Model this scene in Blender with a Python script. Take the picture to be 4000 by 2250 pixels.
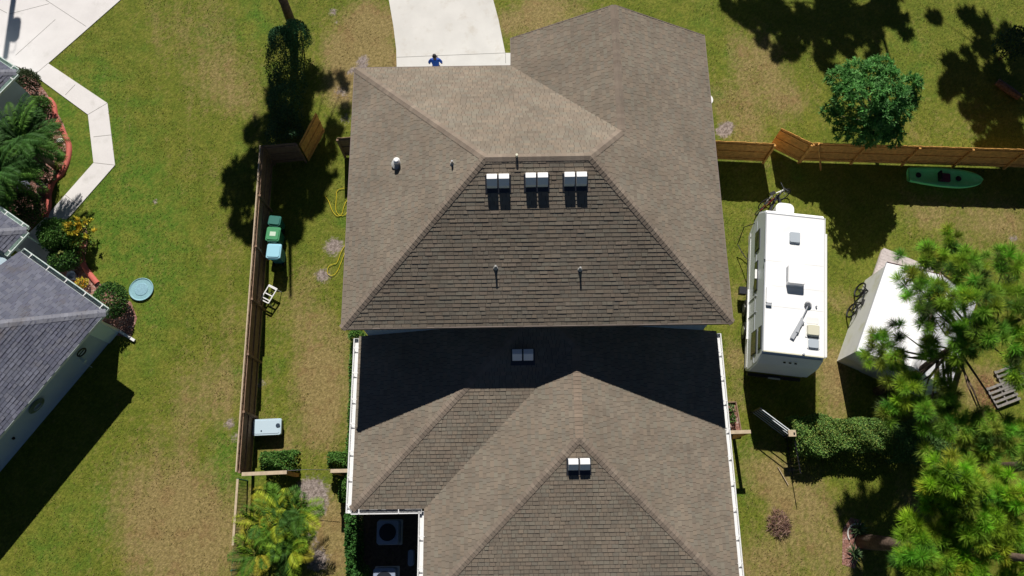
import bpy, math, random
import numpy as np
from mathutils import Vector, Matrix
for o in list(bpy.data.objects): bpy.data.objects.remove(o, do_unlink=True)
SC=bpy.context.scene; COL=SC.collection
R=math.radians
rnd=random.Random(7); nrg=np.random.default_rng(7)

# ------------------------------------------------------------------ camera
FPX,NX,NY,CH=3050.,2014.,2060.,33.          # focal length (px of a 4000 px wide frame), nadir pixel, height above ground
SS=4000/2576
_n=np.array([(NX-2000)/FPX,-(NY-1125)/FPX,-1.0]); _n/=np.linalg.norm(_n)
_Z=-_n; _u=np.array([0,1.,0]); _Y=_u-_Z*(_u@_Z); _Y/=np.linalg.norm(_Y); _X=np.cross(_Y,_Z)
_y=R(0.9); _RZ=np.array([[math.cos(_y),math.sin(_y),0],[-math.sin(_y),math.cos(_y),0],[0,0,1]])
CR=_RZ@np.array([_X,_Y,_Z])
def P(x,y,z=0.0):
    """survey point: where the sight line of an overview reading meets the level z"""
    d=CR@np.array([(x*SS-2000)/FPX,-(y*SS-1125)/FPX,-1.0]); t=(z-CH)/d[2]
    return Vector((d[0]*t,d[1]*t,z))
cd=bpy.data.cameras.new('camera'); cam=bpy.data.objects.new('camera',cd); COL.objects.link(cam)
M=Matrix(CR.tolist()).to_4x4(); M.translation=Vector((0,0,CH)); cam.matrix_world=M
cd.sensor_width=36; cd.lens=36*FPX/4000; cd.clip_end=2000; cd.clip_start=.5
SC.camera=cam
# ------------------------------------------------------------------ light
SUN_EL=R(41); SUN_AZ=R(-3)       # azimuth measured from +Y towards +X
w=bpy.data.worlds.new('World'); SC.world=w; w.use_nodes=True
nt=w.node_tree; nt.nodes.clear()
bg=nt.nodes.new('ShaderNodeBackground'); wo=nt.nodes.new('ShaderNodeOutputWorld'); sk=nt.nodes.new('ShaderNodeTexSky')
sk.sky_type='NISHITA'; sk.sun_disc=False; sk.sun_elevation=SUN_EL; sk.sun_rotation=SUN_AZ; bg.inputs[1].default_value=0.05; sk.air_density=.32; sk.dust_density=.1; sk.ozone_density=1.5
nt.links.new(sk.outputs[0],bg.inputs[0]); nt.links.new(bg.outputs[0],wo.inputs[0])
sl=bpy.data.lights.new('sun','SUN'); so=bpy.data.objects.new('sun',sl); COL.objects.link(so)
sl.energy=5.0; sl.angle=R(.5); sl.color=(1,.955,.89)
sd=Vector((math.sin(SUN_AZ)*math.cos(SUN_EL),math.cos(SUN_AZ)*math.cos(SUN_EL),math.sin(SUN_EL)))
so.rotation_euler=sd.to_track_quat('Z','Y').to_euler(); so.location=(0,0,40)
TSUN=math.tan(SUN_EL)
SC.view_settings.view_transform='Standard'; SC.view_settings.look='None'; SC.view_settings.exposure=0.2; SC.view_settings.gamma=1
SC.render.engine='CYCLES'

# ------------------------------------------------------------------ materials
def mat(name,col,rough=.8,metal=0,spec=.3,var=.0,vscale=3,attr=False,trans=0,bump=0,bscale=40,alpha=1,stain=None,emis=None):
    m=bpy.data.materials.new(name); m.use_nodes=True; n=m.node_tree; b=n.nodes['Principled BSDF']
    b.inputs['Roughness'].default_value=rough; b.inputs['Metallic'].default_value=metal
    b.inputs['Specular IOR Level'].default_value=spec; b.inputs['Alpha'].default_value=alpha
    L=n.links; out=None
    if attr:
        a=n.nodes.new('ShaderNodeAttribute'); a.attribute_name='Col'; out=a.outputs[0]
    else:
        c=n.nodes.new('ShaderNodeRGB'); c.outputs[0].default_value=(*col,1); out=c.outputs[0]
    geo=n.nodes.new('ShaderNodeNewGeometry')
    def noise(s,d=5,ro=.6):
        t=n.nodes.new('ShaderNodeTexNoise'); t.inputs['Scale'].default_value=s; t.inputs['Detail'].default_value=d; t.inputs['Roughness'].default_value=ro
        L.new(geo.outputs['Position'],t.inputs['Vector']); return t
    if var:
        t=noise(vscale); r=n.nodes.new('ShaderNodeMapRange'); r.inputs[1].default_value=.3; r.inputs[2].default_value=.7
        r.inputs[3].default_value=1-var; r.inputs[4].default_value=1+var; L.new(t.outputs[0],r.inputs[0])
        mx=n.nodes.new('ShaderNodeVectorMath'); mx.operation='SCALE'; L.new(out,mx.inputs[0]); L.new(r.outputs[0],mx.inputs['Scale']); out=mx.outputs[0]
    if stain:
        sc,s,lo,hi=stain; t=noise(s,8,.65); r=n.nodes.new('ShaderNodeMapRange'); r.inputs[1].default_value=lo; r.inputs[2].default_value=hi; L.new(t.outputs[0],r.inputs[0])
        mx=n.nodes.new('ShaderNodeMix'); mx.data_type='RGBA'; L.new(r.outputs[0],mx.inputs[0]); L.new(out,mx.inputs[6]); mx.inputs[7].default_value=(*sc,1); out=mx.outputs[2]
    L.new(out,b.inputs['Base Color'])
    if bump:
        t=noise(bscale,4); bp=n.nodes.new('ShaderNodeBump'); bp.inputs['Strength'].default_value=bump; bp.inputs['Distance'].default_value=.02
        L.new(t.outputs[0],bp.inputs['Height']); L.new(bp.outputs[0],b.inputs['Normal'])
    if trans:
        tr=n.nodes.new('ShaderNodeBsdfTranslucent'); L.new(out,tr.inputs[0]); ms=n.nodes.new('ShaderNodeMixShader'); ms.inputs[0].default_value=trans
        o=n.nodes['Material Output']; L.new(b.outputs[0],ms.inputs[1]); L.new(tr.outputs[0],ms.inputs[2]); L.new(ms.outputs[0],o.inputs[0])
    return m
MT=dict(
 shingle=mat('asphalt_shingle',(0,0,0),.92,attr=True,spec=.15,var=.13,vscale=.55,bump=.5,bscale=90,stain=((.15,.125,.10),.9,.56,.82)),
 leaf=mat('leaf',(0,0,0),.6,attr=True,spec=.12,trans=.25),
 needle=mat('needle',(0,0,0),.6,attr=True,spec=.1,trans=.35),
 bark=mat('bark',(.11,.075,.055),.95,var=.45,vscale=9,bump=1,bscale=14),
 graybark=mat('grey_bark',(.15,.12,.10),.95,var=.4,vscale=9,bump=1,bscale=20),
 conc=mat('concrete',(.64,.62,.585),.9,var=.07,vscale=.7,bump=.15,bscale=60,stain=((.50,.45,.38),1.3,.54,.84)),
 conc2=mat('pale_concrete',(.70,.67,.655),.9,var=.05,vscale=1.0,bump=.15,bscale=60,stain=((.52,.50,.47),1.1,.56,.85)),
 joint=mat('joint',(.25,.24,.22),.95),
 stucco=mat('stucco',(.42,.50,.54),.9,var=.04,vscale=1.5,bump=.3,bscale=90),
 panel=mat('pale_panel',(.60,.76,.78),.7),
 stucco2=mat('blue_stucco',(.42,.53,.60),.9,var=.04,vscale=1.5,bump=.3,bscale=90),
 soffit=mat('soffit',(.62,.70,.70),.7),
 white=mat('white_metal',(.80,.80,.79),.45,spec=.5),
 gutter=mat('gutter_white',(.78,.78,.77),.4,spec=.5,stain=((.45,.44,.40),5,.6,.8)),
 gutgreen=mat('pale_green_trim',(.60,.70,.66),.5,stain=((.30,.36,.28),5,.5,.75)),
 fascia=mat('fascia_brown',(.20,.16,.14),.7),
 flash=mat('dark_metal_flashing',(.07,.075,.09),.35,metal=.6),
 wood=mat('fence_wood',(.60,.31,.085),.85,var=.28,vscale=6,bump=.3,bscale=30),
 oldwood=mat('weathered_wood',(.26,.17,.115),.9,var=.25,vscale=6,bump=.3,bscale=30),
 palewood=mat('pale_wood',(.50,.40,.28),.85,var=.15,vscale=7),
 redge=mat('red_edging',(.52,.13,.10),.8,var=.1,vscale=6),
 mulch=mat('mulch',(.26,.13,.10),1,var=.55,vscale=13,bump=1,bscale=30,stain=((.45,.34,.30),9,.55,.62)),
 dirt=mat('bare_soil',(.12,.085,.06),1,var=.4,vscale=8,bump=1,bscale=20),
 rvwhite=mat('trailer_roof',(.90,.90,.90),.45,spec=.4,var=.02,vscale=2,stain=((.76,.76,.76),1.6,.58,.8)),
 rvside=mat('trailer_side',(.72,.77,.80),.35,spec=.5),
 rvgray=mat('trailer_stripe',(.42,.44,.47),.4),
 glass=mat('dark_glass',(.03,.04,.04),.08,spec=.8),
 black=mat('black_rubber',(.015,.015,.016),.6),
 blackmetal=mat('black_metal',(.03,.032,.04),.4,metal=.3),
 chrome=mat('bright_metal',(.55,.55,.56),.25,metal=.9),
 cream=mat('cream_plastic',(.66,.64,.50),.4),
 smoke=mat('smoked_plastic',(.45,.5,.55),.2),
 shed=mat('shed_wall',(.62,.62,.60),.6,var=.05,vscale=2,stain=((.50,.50,.33),1.2,.52,.75)),
 shedroof=mat('white_sheet_roof',(.78,.78,.79),.5,var=.03,vscale=1.5,stain=((.62,.62,.62),1.3,.54,.8)),
 pal=mat('old_pallet_wood',(.24,.22,.20),.9,var=.3,vscale=8),
 ramp=mat('grey_boards',(.52,.46,.44),.85,var=.15,vscale=8),
 kayak=mat('green_plastic',(.16,.78,.24),.35,spec=.5,stain=((.30,.85,.36),3,.5,.8)),
 maroon=mat('maroon_fabric',(.10,.03,.045),.8),
 bindark=mat('dark_green_plastic',(.02,.15,.12),.4,spec=.5),
 bingreen=mat('green_bin_plastic',(.05,.27,.11),.4,spec=.5,var=.1,vscale=8),
 binblue=mat('pale_blue_plastic',(.32,.62,.74),.4,spec=.5),
 bluebody=mat('teal_bin_body',(.04,.22,.30),.5),
 sticker=mat('pale_sticker',(.55,.68,.55),.7),
 boxblue=mat('pale_grey_blue_plastic',(.48,.60,.68),.45),
 boxbase=mat('dark_slate_plastic',(.03,.05,.08),.5),
 yellow=mat('yellow_rubber',(.75,.58,.02),.5),
 disc=mat('pale_blue_mesh_fabric',(.28,.50,.56),.6,alpha=.85,var=.15,vscale=20),
 discc=mat('blue_grey_fabric',(.24,.42,.50),.6,var=.2,vscale=20),
 acmetal=mat('condenser_metal',(.27,.32,.42),.5),
 ac_dark=mat('condenser_grille',(.02,.025,.035),.5,metal=.4),
 greenmesh=mat('green_wire_mesh',(.03,.12,.08),.5),
 skin=mat('skin',(.14,.075,.05),.5), hair=mat('hair',(.012,.010,.012),.6),
 shirt=mat('blue_shirt',(.015,.08,.42),.8,var=.1,vscale=10), shorts=mat('grey_shorts',(.30,.32,.36),.8),
 red=mat('red_paint',(.45,.04,.05),.35),
 vent=mat('white_vent_paint',(.85,.85,.85),.4,spec=.5), ventglass=mat('dark_vent_cover',(.05,.06,.08),.4),
 ventgap=mat('dark_vent_mouth',(.02,.02,.025),.6),
 pipe=mat('grey_pipe',(.40,.40,.39),.6), stone=mat('pale_stone',(.62,.6,.56),.8,var=.15,vscale=9),
 greystone=mat('slate_stone',(.25,.27,.34),.8,var=.15,vscale=9),
 pole=mat('grey_wood_pole',(.28,.24,.2),.9), drum=mat('grey_drum',(.4,.42,.44),.5),
 brush=mat('brown_brush',(0,0,0),.95,attr=True), hose=mat('green_hose',(.14,.2,.12),.5),
)

# ------------------------------------------------------------------ mesh helpers
OFF={}
class MB:
    def __init__(s): s.v=[];s.f=[];s.c=[];s.m=[];s.hascol=False
    def add(s,vs,fs,col=None,mi=0):
        b=len(s.v); s.v.extend([tuple(q) for q in vs]); s.f.extend([tuple(b+i for i in f) for f in fs]); s.m.extend([mi]*len(fs))
        c=col if col is not None else (1,1,1); s.c.extend([c]*len(vs)); s.hascol|=col is not None
    def box(s,c,size,rz=0,col=None,mi=0,tilt=None):
        x,y,z=[q/2 for q in size]; mt=Matrix.Rotation(rz,3,'Z')
        if tilt is not None: mt=mt@tilt
        vs=[Vector(c)+mt@Vector((sx*x,sy*y,sz*z)) for sz in(-1,1) for sx,sy in((-1,-1),(1,-1),(1,1),(-1,1))]
        s.add(vs,[(3,2,1,0),(4,5,6,7),(0,1,5,4),(1,2,6,5),(2,3,7,6),(3,0,4,7)],col,mi)
    def bar(s,a,b,w,h,col=None,mi=0,up=Vector((0,0,1))):
        a=Vector(a);b=Vector(b); d=(b-a).normalized()
        if abs(d.dot(up))>.98: up=Vector((0,1,0))
        r=d.cross(up).normalized(); u=r.cross(d)
        vs=[p+r*(sx*w/2)+u*(sy*h/2) for p in(a,b) for sx,sy in((-1,-1),(1,-1),(1,1),(-1,1))]
        s.add(vs,[(3,2,1,0),(4,5,6,7),(0,1,5,4),(1,2,6,5),(2,3,7,6),(3,0,4,7)],col,mi)
    def prism(s,poly,z0,z1,col=None,mi=0):
        n=len(poly); ar=sum(poly[i][0]*poly[(i+1)%n][1]-poly[(i+1)%n][0]*poly[i][1] for i in range(n))
        if ar<0: poly=poly[::-1]
        vs=[(p[0],p[1],z0) for p in poly]+[(p[0],p[1],z1) for p in poly]
        s.add(vs,[tuple(range(n))[::-1],tuple(range(n,2*n))]+[(i,(i+1)%n,n+(i+1)%n,n+i) for i in range(n)],col,mi)
    def tube(s,pts,rad,n=8,col=None,mi=0,closed=False):
        pts=[Vector(p) for p in pts]; k=len(pts); rad=rad if hasattr(rad,'__len__') else [rad]*k
        vs=[]; prev=None
        for i,p in enumerate(pts):
            if closed: d=pts[(i+1)%k]-pts[i-1]
            else: d=pts[min(i+1,k-1)]-pts[max(i-1,0)]
            d.normalize()
            if prev is None:
                a=Vector((0,0,1)) if abs(d.z)<.9 else Vector((1,0,0)); prev=d.cross(a).normalized()
            r=(prev-d*prev.dot(d)).normalized(); prev=r; u=d.cross(r)
            for j in range(n):
                t=2*math.pi*j/n; vs.append(p+(r*math.cos(t)+u*math.sin(t))*rad[i])
        fs=[]
        for i in range(k if closed else k-1):
            a=i*n; b=((i+1)%k)*n
            for j in range(n): fs.append((a+j,a+(j+1)%n,b+(j+1)%n,b+j))
        if not closed: fs+= [tuple(range(n))[::-1],tuple(range((k-1)*n,k*n))]
        s.add(vs,fs,col,mi)
    def lathe(s,c,prof,n=20,col=None,mi=0,sx=1,sy=1,rz=0):
        c=Vector(c); vs=[];fs=[]; cr,sr=math.cos(rz),math.sin(rz)
        for r,z in prof:
            for j in range(n):
                t=2*math.pi*j/n; x=r*math.cos(t)*sx;y=r*math.sin(t)*sy; vs.append(c+Vector((x*cr-y*sr,x*sr+y*cr,z)))
        for i in range(len(prof)-1):
            for j in range(n): fs.append((i*n+j,i*n+(j+1)%n,(i+1)*n+(j+1)%n,(i+1)*n+j))
        fs+=[tuple(range(n))[::-1],tuple(range((len(prof)-1)*n,len(prof)*n))]
        s.add(vs,fs,col,mi)
    def rbox(s,c,sx,sy,z0,z1,r=.05,rz=0,taper=1.0,col=None,mi=0,seg=4):
        """box with rounded vertical corners; taper scales the bottom"""
        pr=[]
        for qx,qy,a0 in((1,1,0),(-1,1,90),(-1,-1,180),(1,-1,270)):
            for i in range(seg+1):
                a=R(a0+90*i/seg); pr.append((qx*(sx/2-r)+r*math.cos(a),qy*(sy/2-r)+r*math.sin(a)))
        n=len(pr); cr,sr=math.cos(rz),math.sin(rz); vs=[]
        ch=min(.02,(z1-z0)*.3)
        for z,k in((z0,taper),(z1-ch,1),(z1,1-ch/max(sx,sy)*1.6)):
            for x,y in pr: vs.append((c[0]+(x*cr-y*sr)*k,c[1]+(x*sr+y*cr)*k,z))
        fs=[tuple(range(n))[::-1],tuple(range(2*n,3*n))]
        for l in(0,1):
            for i in range(n): fs.append((l*n+i,l*n+(i+1)%n,(l+1)*n+(i+1)%n,(l+1)*n+i))
        s.add(vs,fs,col,mi)
    def build(s,name,mats,parent=None,loc=None,smooth=False,bevel=0,**kw):
        if not isinstance(mats,(list,tuple)): mats=[mats]
        off=OFF[parent] if parent is not None else Vector(loc) if loc is not None else Vector((0,0,0))
        me=bpy.data.meshes.new(name)
        v=np.array(s.v,dtype=np.float64)-np.array(off)
        me.from_pydata(v.tolist(),[],s.f)
        for m in mats: me.materials.append(m if not isinstance(m,str) else MT[m])
        if len(mats)>1: me.polygons.foreach_set('material_index',s.m)
        if s.hascol:
            a=me.color_attributes.new('Col','FLOAT_COLOR','POINT'); c=np.ones((len(s.v),4)); c[:,:3]=np.array(s.c); a.data.foreach_set('color',c.ravel())
        if smooth: me.polygons.foreach_set('use_smooth',[True]*len(me.polygons))
        me.update(); o=bpy.data.objects.new(name,me); COL.objects.link(o)
        if parent is not None: o.parent=parent; 
        else: o.location=off
        OFF[o]=off
        if bevel:
            b=o.modifiers.new('bevel','BEVEL'); b.width=bevel; b.segments=2; b.limit_method='ANGLE'
        tag(o,**kw); return o
def tag(o,label=None,cat=None,group=None,kind=None):
    if label: o['label']=label
    if cat: o['category']=cat
    if group: o['group']=group
    if kind: o['kind']=kind
def thing(name,loc,label,cat,group=None):
    o=bpy.data.objects.new(name,None); COL.objects.link(o); o.location=Vector(loc); o.empty_display_size=.2; OFF[o]=Vector(loc); tag(o,label,cat,group); return o
def copy_tree(o,loc,label,parent=None):
    c=o.copy(); COL.objects.link(c)
    if parent is None: c.location=loc; c['label']=label
    else: c.parent=parent
    for ch in o.children: copy_tree(ch,None,None,c)
    return c

# ------------------------------------------------------------------ shingles
def clip(poly,conv):
    out=poly
    n=len(conv)
    for i in range(n):
        a=conv[i];b=conv[(i+1)%n]; ex,ey=b[0]-a[0],b[1]-a[1]; inp=out; out=[]
        if not inp: break
        d=[ex*(p[1]-a[1])-ey*(p[0]-a[0]) for p in inp]
        for j in range(len(inp)):
            p,q=inp[j-1],inp[j]; dp,dq=d[j-1],d[j]
            if dq>=0:
                if dp<0: t=dp/(dp-dq); out.append((p[0]+(q[0]-p[0])*t,p[1]+(q[1]-p[1])*t))
                out.append(q)
            elif dp>=0: t=dp/(dp-dq); out.append((p[0]+(q[0]-p[0])*t,p[1]+(q[1]-p[1])*t))
    return out
def shingles(mb,polys,a,b,pal,e=.145,wmin=.12,wmax=.27,lift=(.009,.016),seed=1):
    """courses of single tabs over convex 3-D polygons lying in one plane; a-b is the eave line"""
    rg=random.Random(seed); a=Vector(a);b=Vector(b); u=(b-a).normalized()
    q=[Vector(p) for p in polys[0]]
    nn=Vector((0,0,0))
    for i in range(len(q)): nn+=(q[i]-a).cross(q[(i+1)%len(q)]-a)
    nn.normalize(); nn=nn if nn.z>0 else -nn
    v=nn.cross(u); 
    if v.z<0: v=-v
    P2=[]
    for pl in polys:
        t=[((Vector(p)-a).dot(u),(Vector(p)-a).dot(v)) for p in pl]
        ar=sum(t[i][0]*t[(i+1)%len(t)][1]-t[(i+1)%len(t)][0]*t[i][1] for i in range(len(t)))
        P2.append(t if ar>0 else t[::-1])
    us=[p[0] for t in P2 for p in t]; vs=[p[1] for t in P2 for p in t]
    k=0; vv=min(vs)
    while vv<max(vs):
        x=min(us)-rg.random()*.3; wav=rg.uniform(-.006,.006)
        while x<max(us):
            wd=rg.uniform(wmin,wmax); c=rg.choice(pal); f=rg.uniform(.95,1.05); c=(c[0]*f,c[1]*f,c[2]*f); lf=rg.choice(lift)*rg.uniform(.8,1.2)
            rect=[(x,vv),(x+wd,vv),(x+wd,vv+e),(x,vv+e)]
            for t in P2:
                pp=clip(rect,t)
                if len(pp)<3: continue
                g=.005
                pc=[(min(max(p[0],x+g),x+wd-g),p[1]) for p in pp]
                pts=[a+u*p[0]+v*p[1]+nn*(.004+lf*(1-(p[1]-vv)/e)) for p in pc]
                mb.add(pts,[tuple(range(len(pts)))],c)
                for i in range(len(pp)):
                    p,r_=pp[i],pp[(i+1)%len(pp)]
                    if abs(p[1]-vv)<1e-6 and abs(r_[1]-vv)<1e-6 and abs(p[0]-r_[0])>1e-4:
                        A=a+u*p[0]+v*p[1];B=a+u*r_[0]+v*r_[1]
                        mb.add([A,B,pts[(i+1)%len(pp)],pts[i]],[(0,1,2,3)],(c[0]*.6,c[1]*.6,c[2]*.6))  # lip face coloured darker than its tab, painting in the shadow line
            x+=wd
        vv+=e
    # solid deck just under the tabs
    for pl in polys:
        t=[Vector(p)-nn*.004 for p in pl]; mb.add(t,[tuple(range(len(t)))],(.045,.036,.03))
    return nn
def caps(mb,p0,p1,n1,n2,pal,w=.15,step=.15,seed=3,lift=.014):
    rg=random.Random(seed); p0=Vector(p0);p1=Vector(p1)
    if p0.z>p1.z+1e-4: p0,p1=p1,p0
    d=(p1-p0); L=d.length; d.normalize()
    s1=n1.cross(d); s2=n2.cross(d)
    if s1.z>0: s1=-s1
    if s2.z>0: s2=-s2
    if abs(s1.z)<1e-3: s1=n1.cross(d)
    t=0
    while t<L:
        c=rg.choice(pal); f=rg.uniform(.9,1.1); c=tuple(q*f for q in c)
        a=p0+d*t; b=p0+d*min(t+step*1.05,L)
        up=(n1+n2).normalized()
        la,lb=lift+.012,lift
        A=a+up*la;B=b+up*lb
        vs=[a+s1*w+n1*(.026),A,a+s2*w+n2*(.026),b+s1*w+n1*.018,B,b+s2*w+n2*.018,a+s1*w+n1*.0,a,a+s2*w+n2*.0]
        mb.add(vs,[(0,1,4,3),(1,2,5,4),(6,7,1,0),(7,8,2,1)],c)
        t+=step
BRN=[(.232,.194,.150),(.220,.185,.145),(.244,.206,.160),(.216,.190,.152),(.232,.188,.146),(.210,.176,.138),(.230,.204,.160),(.246,.200,.152)]
CAPB=[(.245,.200,.158),(.235,.188,.148),(.225,.182,.145)]
GRY=[(.135,.142,.180),(.155,.162,.205),(.115,.122,.160),(.145,.15,.185),(.125,.13,.172)]

# ------------------------------------------------------------------ THE BIG HOUSE
ZU,ZL=5.65,2.68
pA,pB,pC,pD,pE,pF=P(890,170,ZU),P(863,826,ZU),P(1845,812,ZU),P(1770,97,ZU),P(1288,91,ZU),P(1284,168,ZU)
xL=(pA.x+pB.x)/2; xR=(pC.x+pD.x)/2; yB=(pB.y+pC.y)/2; yF=(pA.y+pF.y)/2; yG=(pD.y+pE.y)/2; xg=(pE.x+pF.x)/2
ym=(yB+yF)/2; ZR=ZU+.5*(yF-yB)/2
x1=P(1220,394,ZR).x; x2=P(1485,393,ZR).x
slE=(ZR-ZU)/(xR-x2); slN=(ZR-ZU)/(yF-ym)
zg=7.6; xr=(P(1548,12,zg).x+P(1557,318,zg).x)/2
xr=xr; zg=ZU+slE*(xR-xr); yh=yF-(zg-ZU)/slN
A=Vector((xL,yF,ZU));B=Vector((xL,yB,ZU));C_=Vector((xR,yB,ZU));D=Vector((xR,yG,ZU));E_=Vector((xg,yG,ZU));F=Vector((xg,yF,ZU))
R1=Vector((x1,ym,ZR));R2=Vector((x2,ym,ZR));G_=Vector((xr,yG,zg));H_=Vector((xr,yh,zg)); Ch=Vector((xR,yh,ZU))
house=thing('house',((xL+xR)/2,(yF+yB)/2,0),'large house with brown shingle hip roofs, two-storey front and low rear wing with white gutters','house')
OH=.42
mb=MB(); wl=[(xL+OH,yB+OH),(xR-OH,yB+OH),(xR-OH,yG-.3),(xg+OH,yG-.3),(xg+OH,yF-OH),(xL+OH,yF-OH)]
mb.prism(wl,0,ZU-.03)
mb.add([(xg+OH,yG-.3,ZU-.03),(xR-OH,yG-.3,ZU-.03),(xr,yG-.3,zg-.12)],[(1,0,2)])
wall=mb.build('wall','stucco',house)
# front windows and garage door on the hidden front, small rear window band
for (x,y_,w_) in ((xL+2.4,yF-OH+.02,1.1),(xL+4.6,yF-OH+.02,1.1),(xr,yG-.28,1.8)):
    mb=MB(); mb.box((x,y_,4.2),(w_,.06,1.2)); mb.build('window','glass',house)
mb=MB()
for i in range(4): mb.box((xr,yG-.27,.3+.55*i),(4.9,.05,.53))
mb.build('garage_door','white',house)
mb=MB(); shingles(mb,[[A,B,R1]],B,A,BRN,seed=1,lift=(.008,.014)); nW=(B-A).cross(R1-A).normalized()
up=lambda n:n if n.z>0 else -n
nW=up(nW); nS=up((C_-B).cross(R1-B).normalized()); nN=up((A-F).cross(R1-F).normalized()); nE=up((C_-D).cross(R2-D).normalized()); nWW=up((E_-F).cross(G_-F).normalized())
shingles(mb,[[B,C_,R2,R1]],B,C_,BRN,seed=2,lift=(.009,.015),wmin=.16,wmax=.36)
shingles(mb,[[A,R1,R2,H_,F]],F,A,BRN,seed=3,lift=(.008,.014))
shingles(mb,[[C_,Ch,H_,R2],[Ch,D,G_,H_]],D,C_,BRN,seed=4)
shingles(mb,[[E_,F,H_,G_]],F,E_,BRN,seed=5)
upper=mb.build('upper_roof','shingle',house)
for i,(p,q,n1,n2) in enumerate([(A,R1,nW,nN),(B,R1,nW,nS),(C_,R2,nS,nE),(H_,R2,nN,nE)]):
    mb=MB(); caps(mb,p,q,n1,n2,CAPB,seed=10+i); mb.build('hip_cap','shingle',upper)
for i,(p,q,n1,n2) in enumerate([(R1,R2,nN,nS),(G_,H_,nE,nWW)]):
    mb=MB(); caps(mb,p,q,n1,n2,CAPB,seed=20+i); mb.build('ridge_cap','shingle',upper)
# fascia and soffit
def edge(mb,a,b,out,h=.16,t=.03,mi=0):
    a=Vector(a);b=Vector(b);o=Vector(out).normalized(); m=o*(t/2+.004)-Vector((0,0,h/2-.012))
    mb.bar(a+m,b+m,t,h,mi=mi)
mb=MB()
edge(mb,A,B,(-1,0,0));edge(mb,B,C_,(0,-1,0));edge(mb,C_,D,(1,0,0));edge(mb,F,A,(0,1,0));edge(mb,E_,F,(-1,0,0));edge(mb,E_,G_,(0,1,0));edge(mb,G_,D,(0,1,0))
mb.build('fascia','fascia',house)
mb=MB(); z=ZU-.17
mb.prism([(xL,yB),(xR,yB),(xR,yB+OH-.01),(xL,yB+OH-.01)],z,z+.02);mb.prism([(xL,yB+OH-.01),(xL+OH-.01,yB+OH-.01),(xL+OH-.01,yF),(xL,yF)],z,z+.02)
mb.prism([(xR-OH+.01,yB+OH-.01),(xR,yB+OH-.01),(xR,yG),(xR-OH+.01,yG)],z,z+.02); mb.prism([(xL+OH,yF-OH+.01),(xg,yF-OH+.01),(xg,yF),(xL+OH,yF)],z,z+.02)
mb.build('soffit','soffit',house)
# lower roof
PL=.30
q1,q2,q3,q4,q5=P(903,860,ZL),P(880,1282,ZL),P(1066,1280,ZL),P(1803,843,ZL),P(1862,1449,ZL)
lL=(q1.x+q2.x)/2+.03; lm=q3.x+.02; lw_y=(q2.y+q3.y)/2; lR=(q4.x+q5.x)/2-.02
lw=(lR-lm)/2; xm=(lR+lm)/2; zrm=ZL+PL*lw; yS=P(1452,1102,zrm).y; yW=yB+OH; yv=lw_y+lw; dd=yW-lw_y
print('house',dict(xL=xL,xR=xR,yB=yB,yF=yF,yG=yG,xg=xg,x1=x1,x2=x2,xr=xr,yh=yh,ZR=ZR,zg=zg,lL=lL,lm=lm,lwy=lw_y,lR=lR,zrm=zrm,yS=yS))
def Z(x,y,z): return Vector((x,y,z))
zt=ZL+PL*dd
a0=Z(lL,lw_y,ZL);a1=Z(lm,lw_y,ZL);a2=Z(xm,yv,zrm);a3=Z(lR-dd,yW,zt);a4=Z(lL+dd,yW,zt);a5=Z(lL,yW,ZL)
b0=Z(lm,yS-lw,ZL);b1=Z(lR,yS-lw,ZL);b2=Z(xm,yS,zrm);b3=Z(lR,yW,ZL);b4=Z(lR,yv,ZL)
mb=MB(); LIFT=(.012,.02)
shingles(mb,[[a0,a1,a2,a3,a4]],a0,a1,BRN,seed=31,lift=(.008,.014))
shingles(mb,[[a0,a4,a5]],a0,a5,BRN,seed=32)
shingles(mb,[[b0,a1,a2,b2]],b0,a1,BRN,seed=33)
shingles(mb,[[b1,b4,a2,b2],[b4,b3,a3,a2]],b1,b3,BRN,seed=34)
shingles(mb,[[b0,b1,b2]],b0,b1,BRN,seed=35,lift=(.008,.014))
lower=mb.build('lower_roof','shingle',house)
mS=up((a1-a0).cross(a2-a0).normalized());mW=up((a5-a0).cross(a4-a0).normalized());mE=up((b3-b1).cross(b2-b1).normalized())
for i,(p,q,n1,n2) in enumerate([(a0,a4,mW,mS),(b0,b2,mW,mS),(b1,b2,mE,mS),(a2,a3,mS,mE)]):
    mb=MB(); caps(mb,p,q,n1,n2,CAPB,seed=40+i); mb.build('hip_cap','shingle',lower)
mb=MB(); caps(mb,b2,a2,mE,mW,[(.265,.208,.158),(.25,.196,.15)],seed=50); mb.build('ridge_cap','shingle',lower)
mb=MB(); mb.prism([(lL+.4,lw_y+.4),(lm+.4,lw_y+.4),(lm+.4,yS-lw+.4),(lR-.4,yS-lw+.4),(lR-.4,yB+OH-.003),(lL+.4,yB+OH-.003)],0,ZL-.05)
mb.build('rear_wall','stucco',house)
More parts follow.
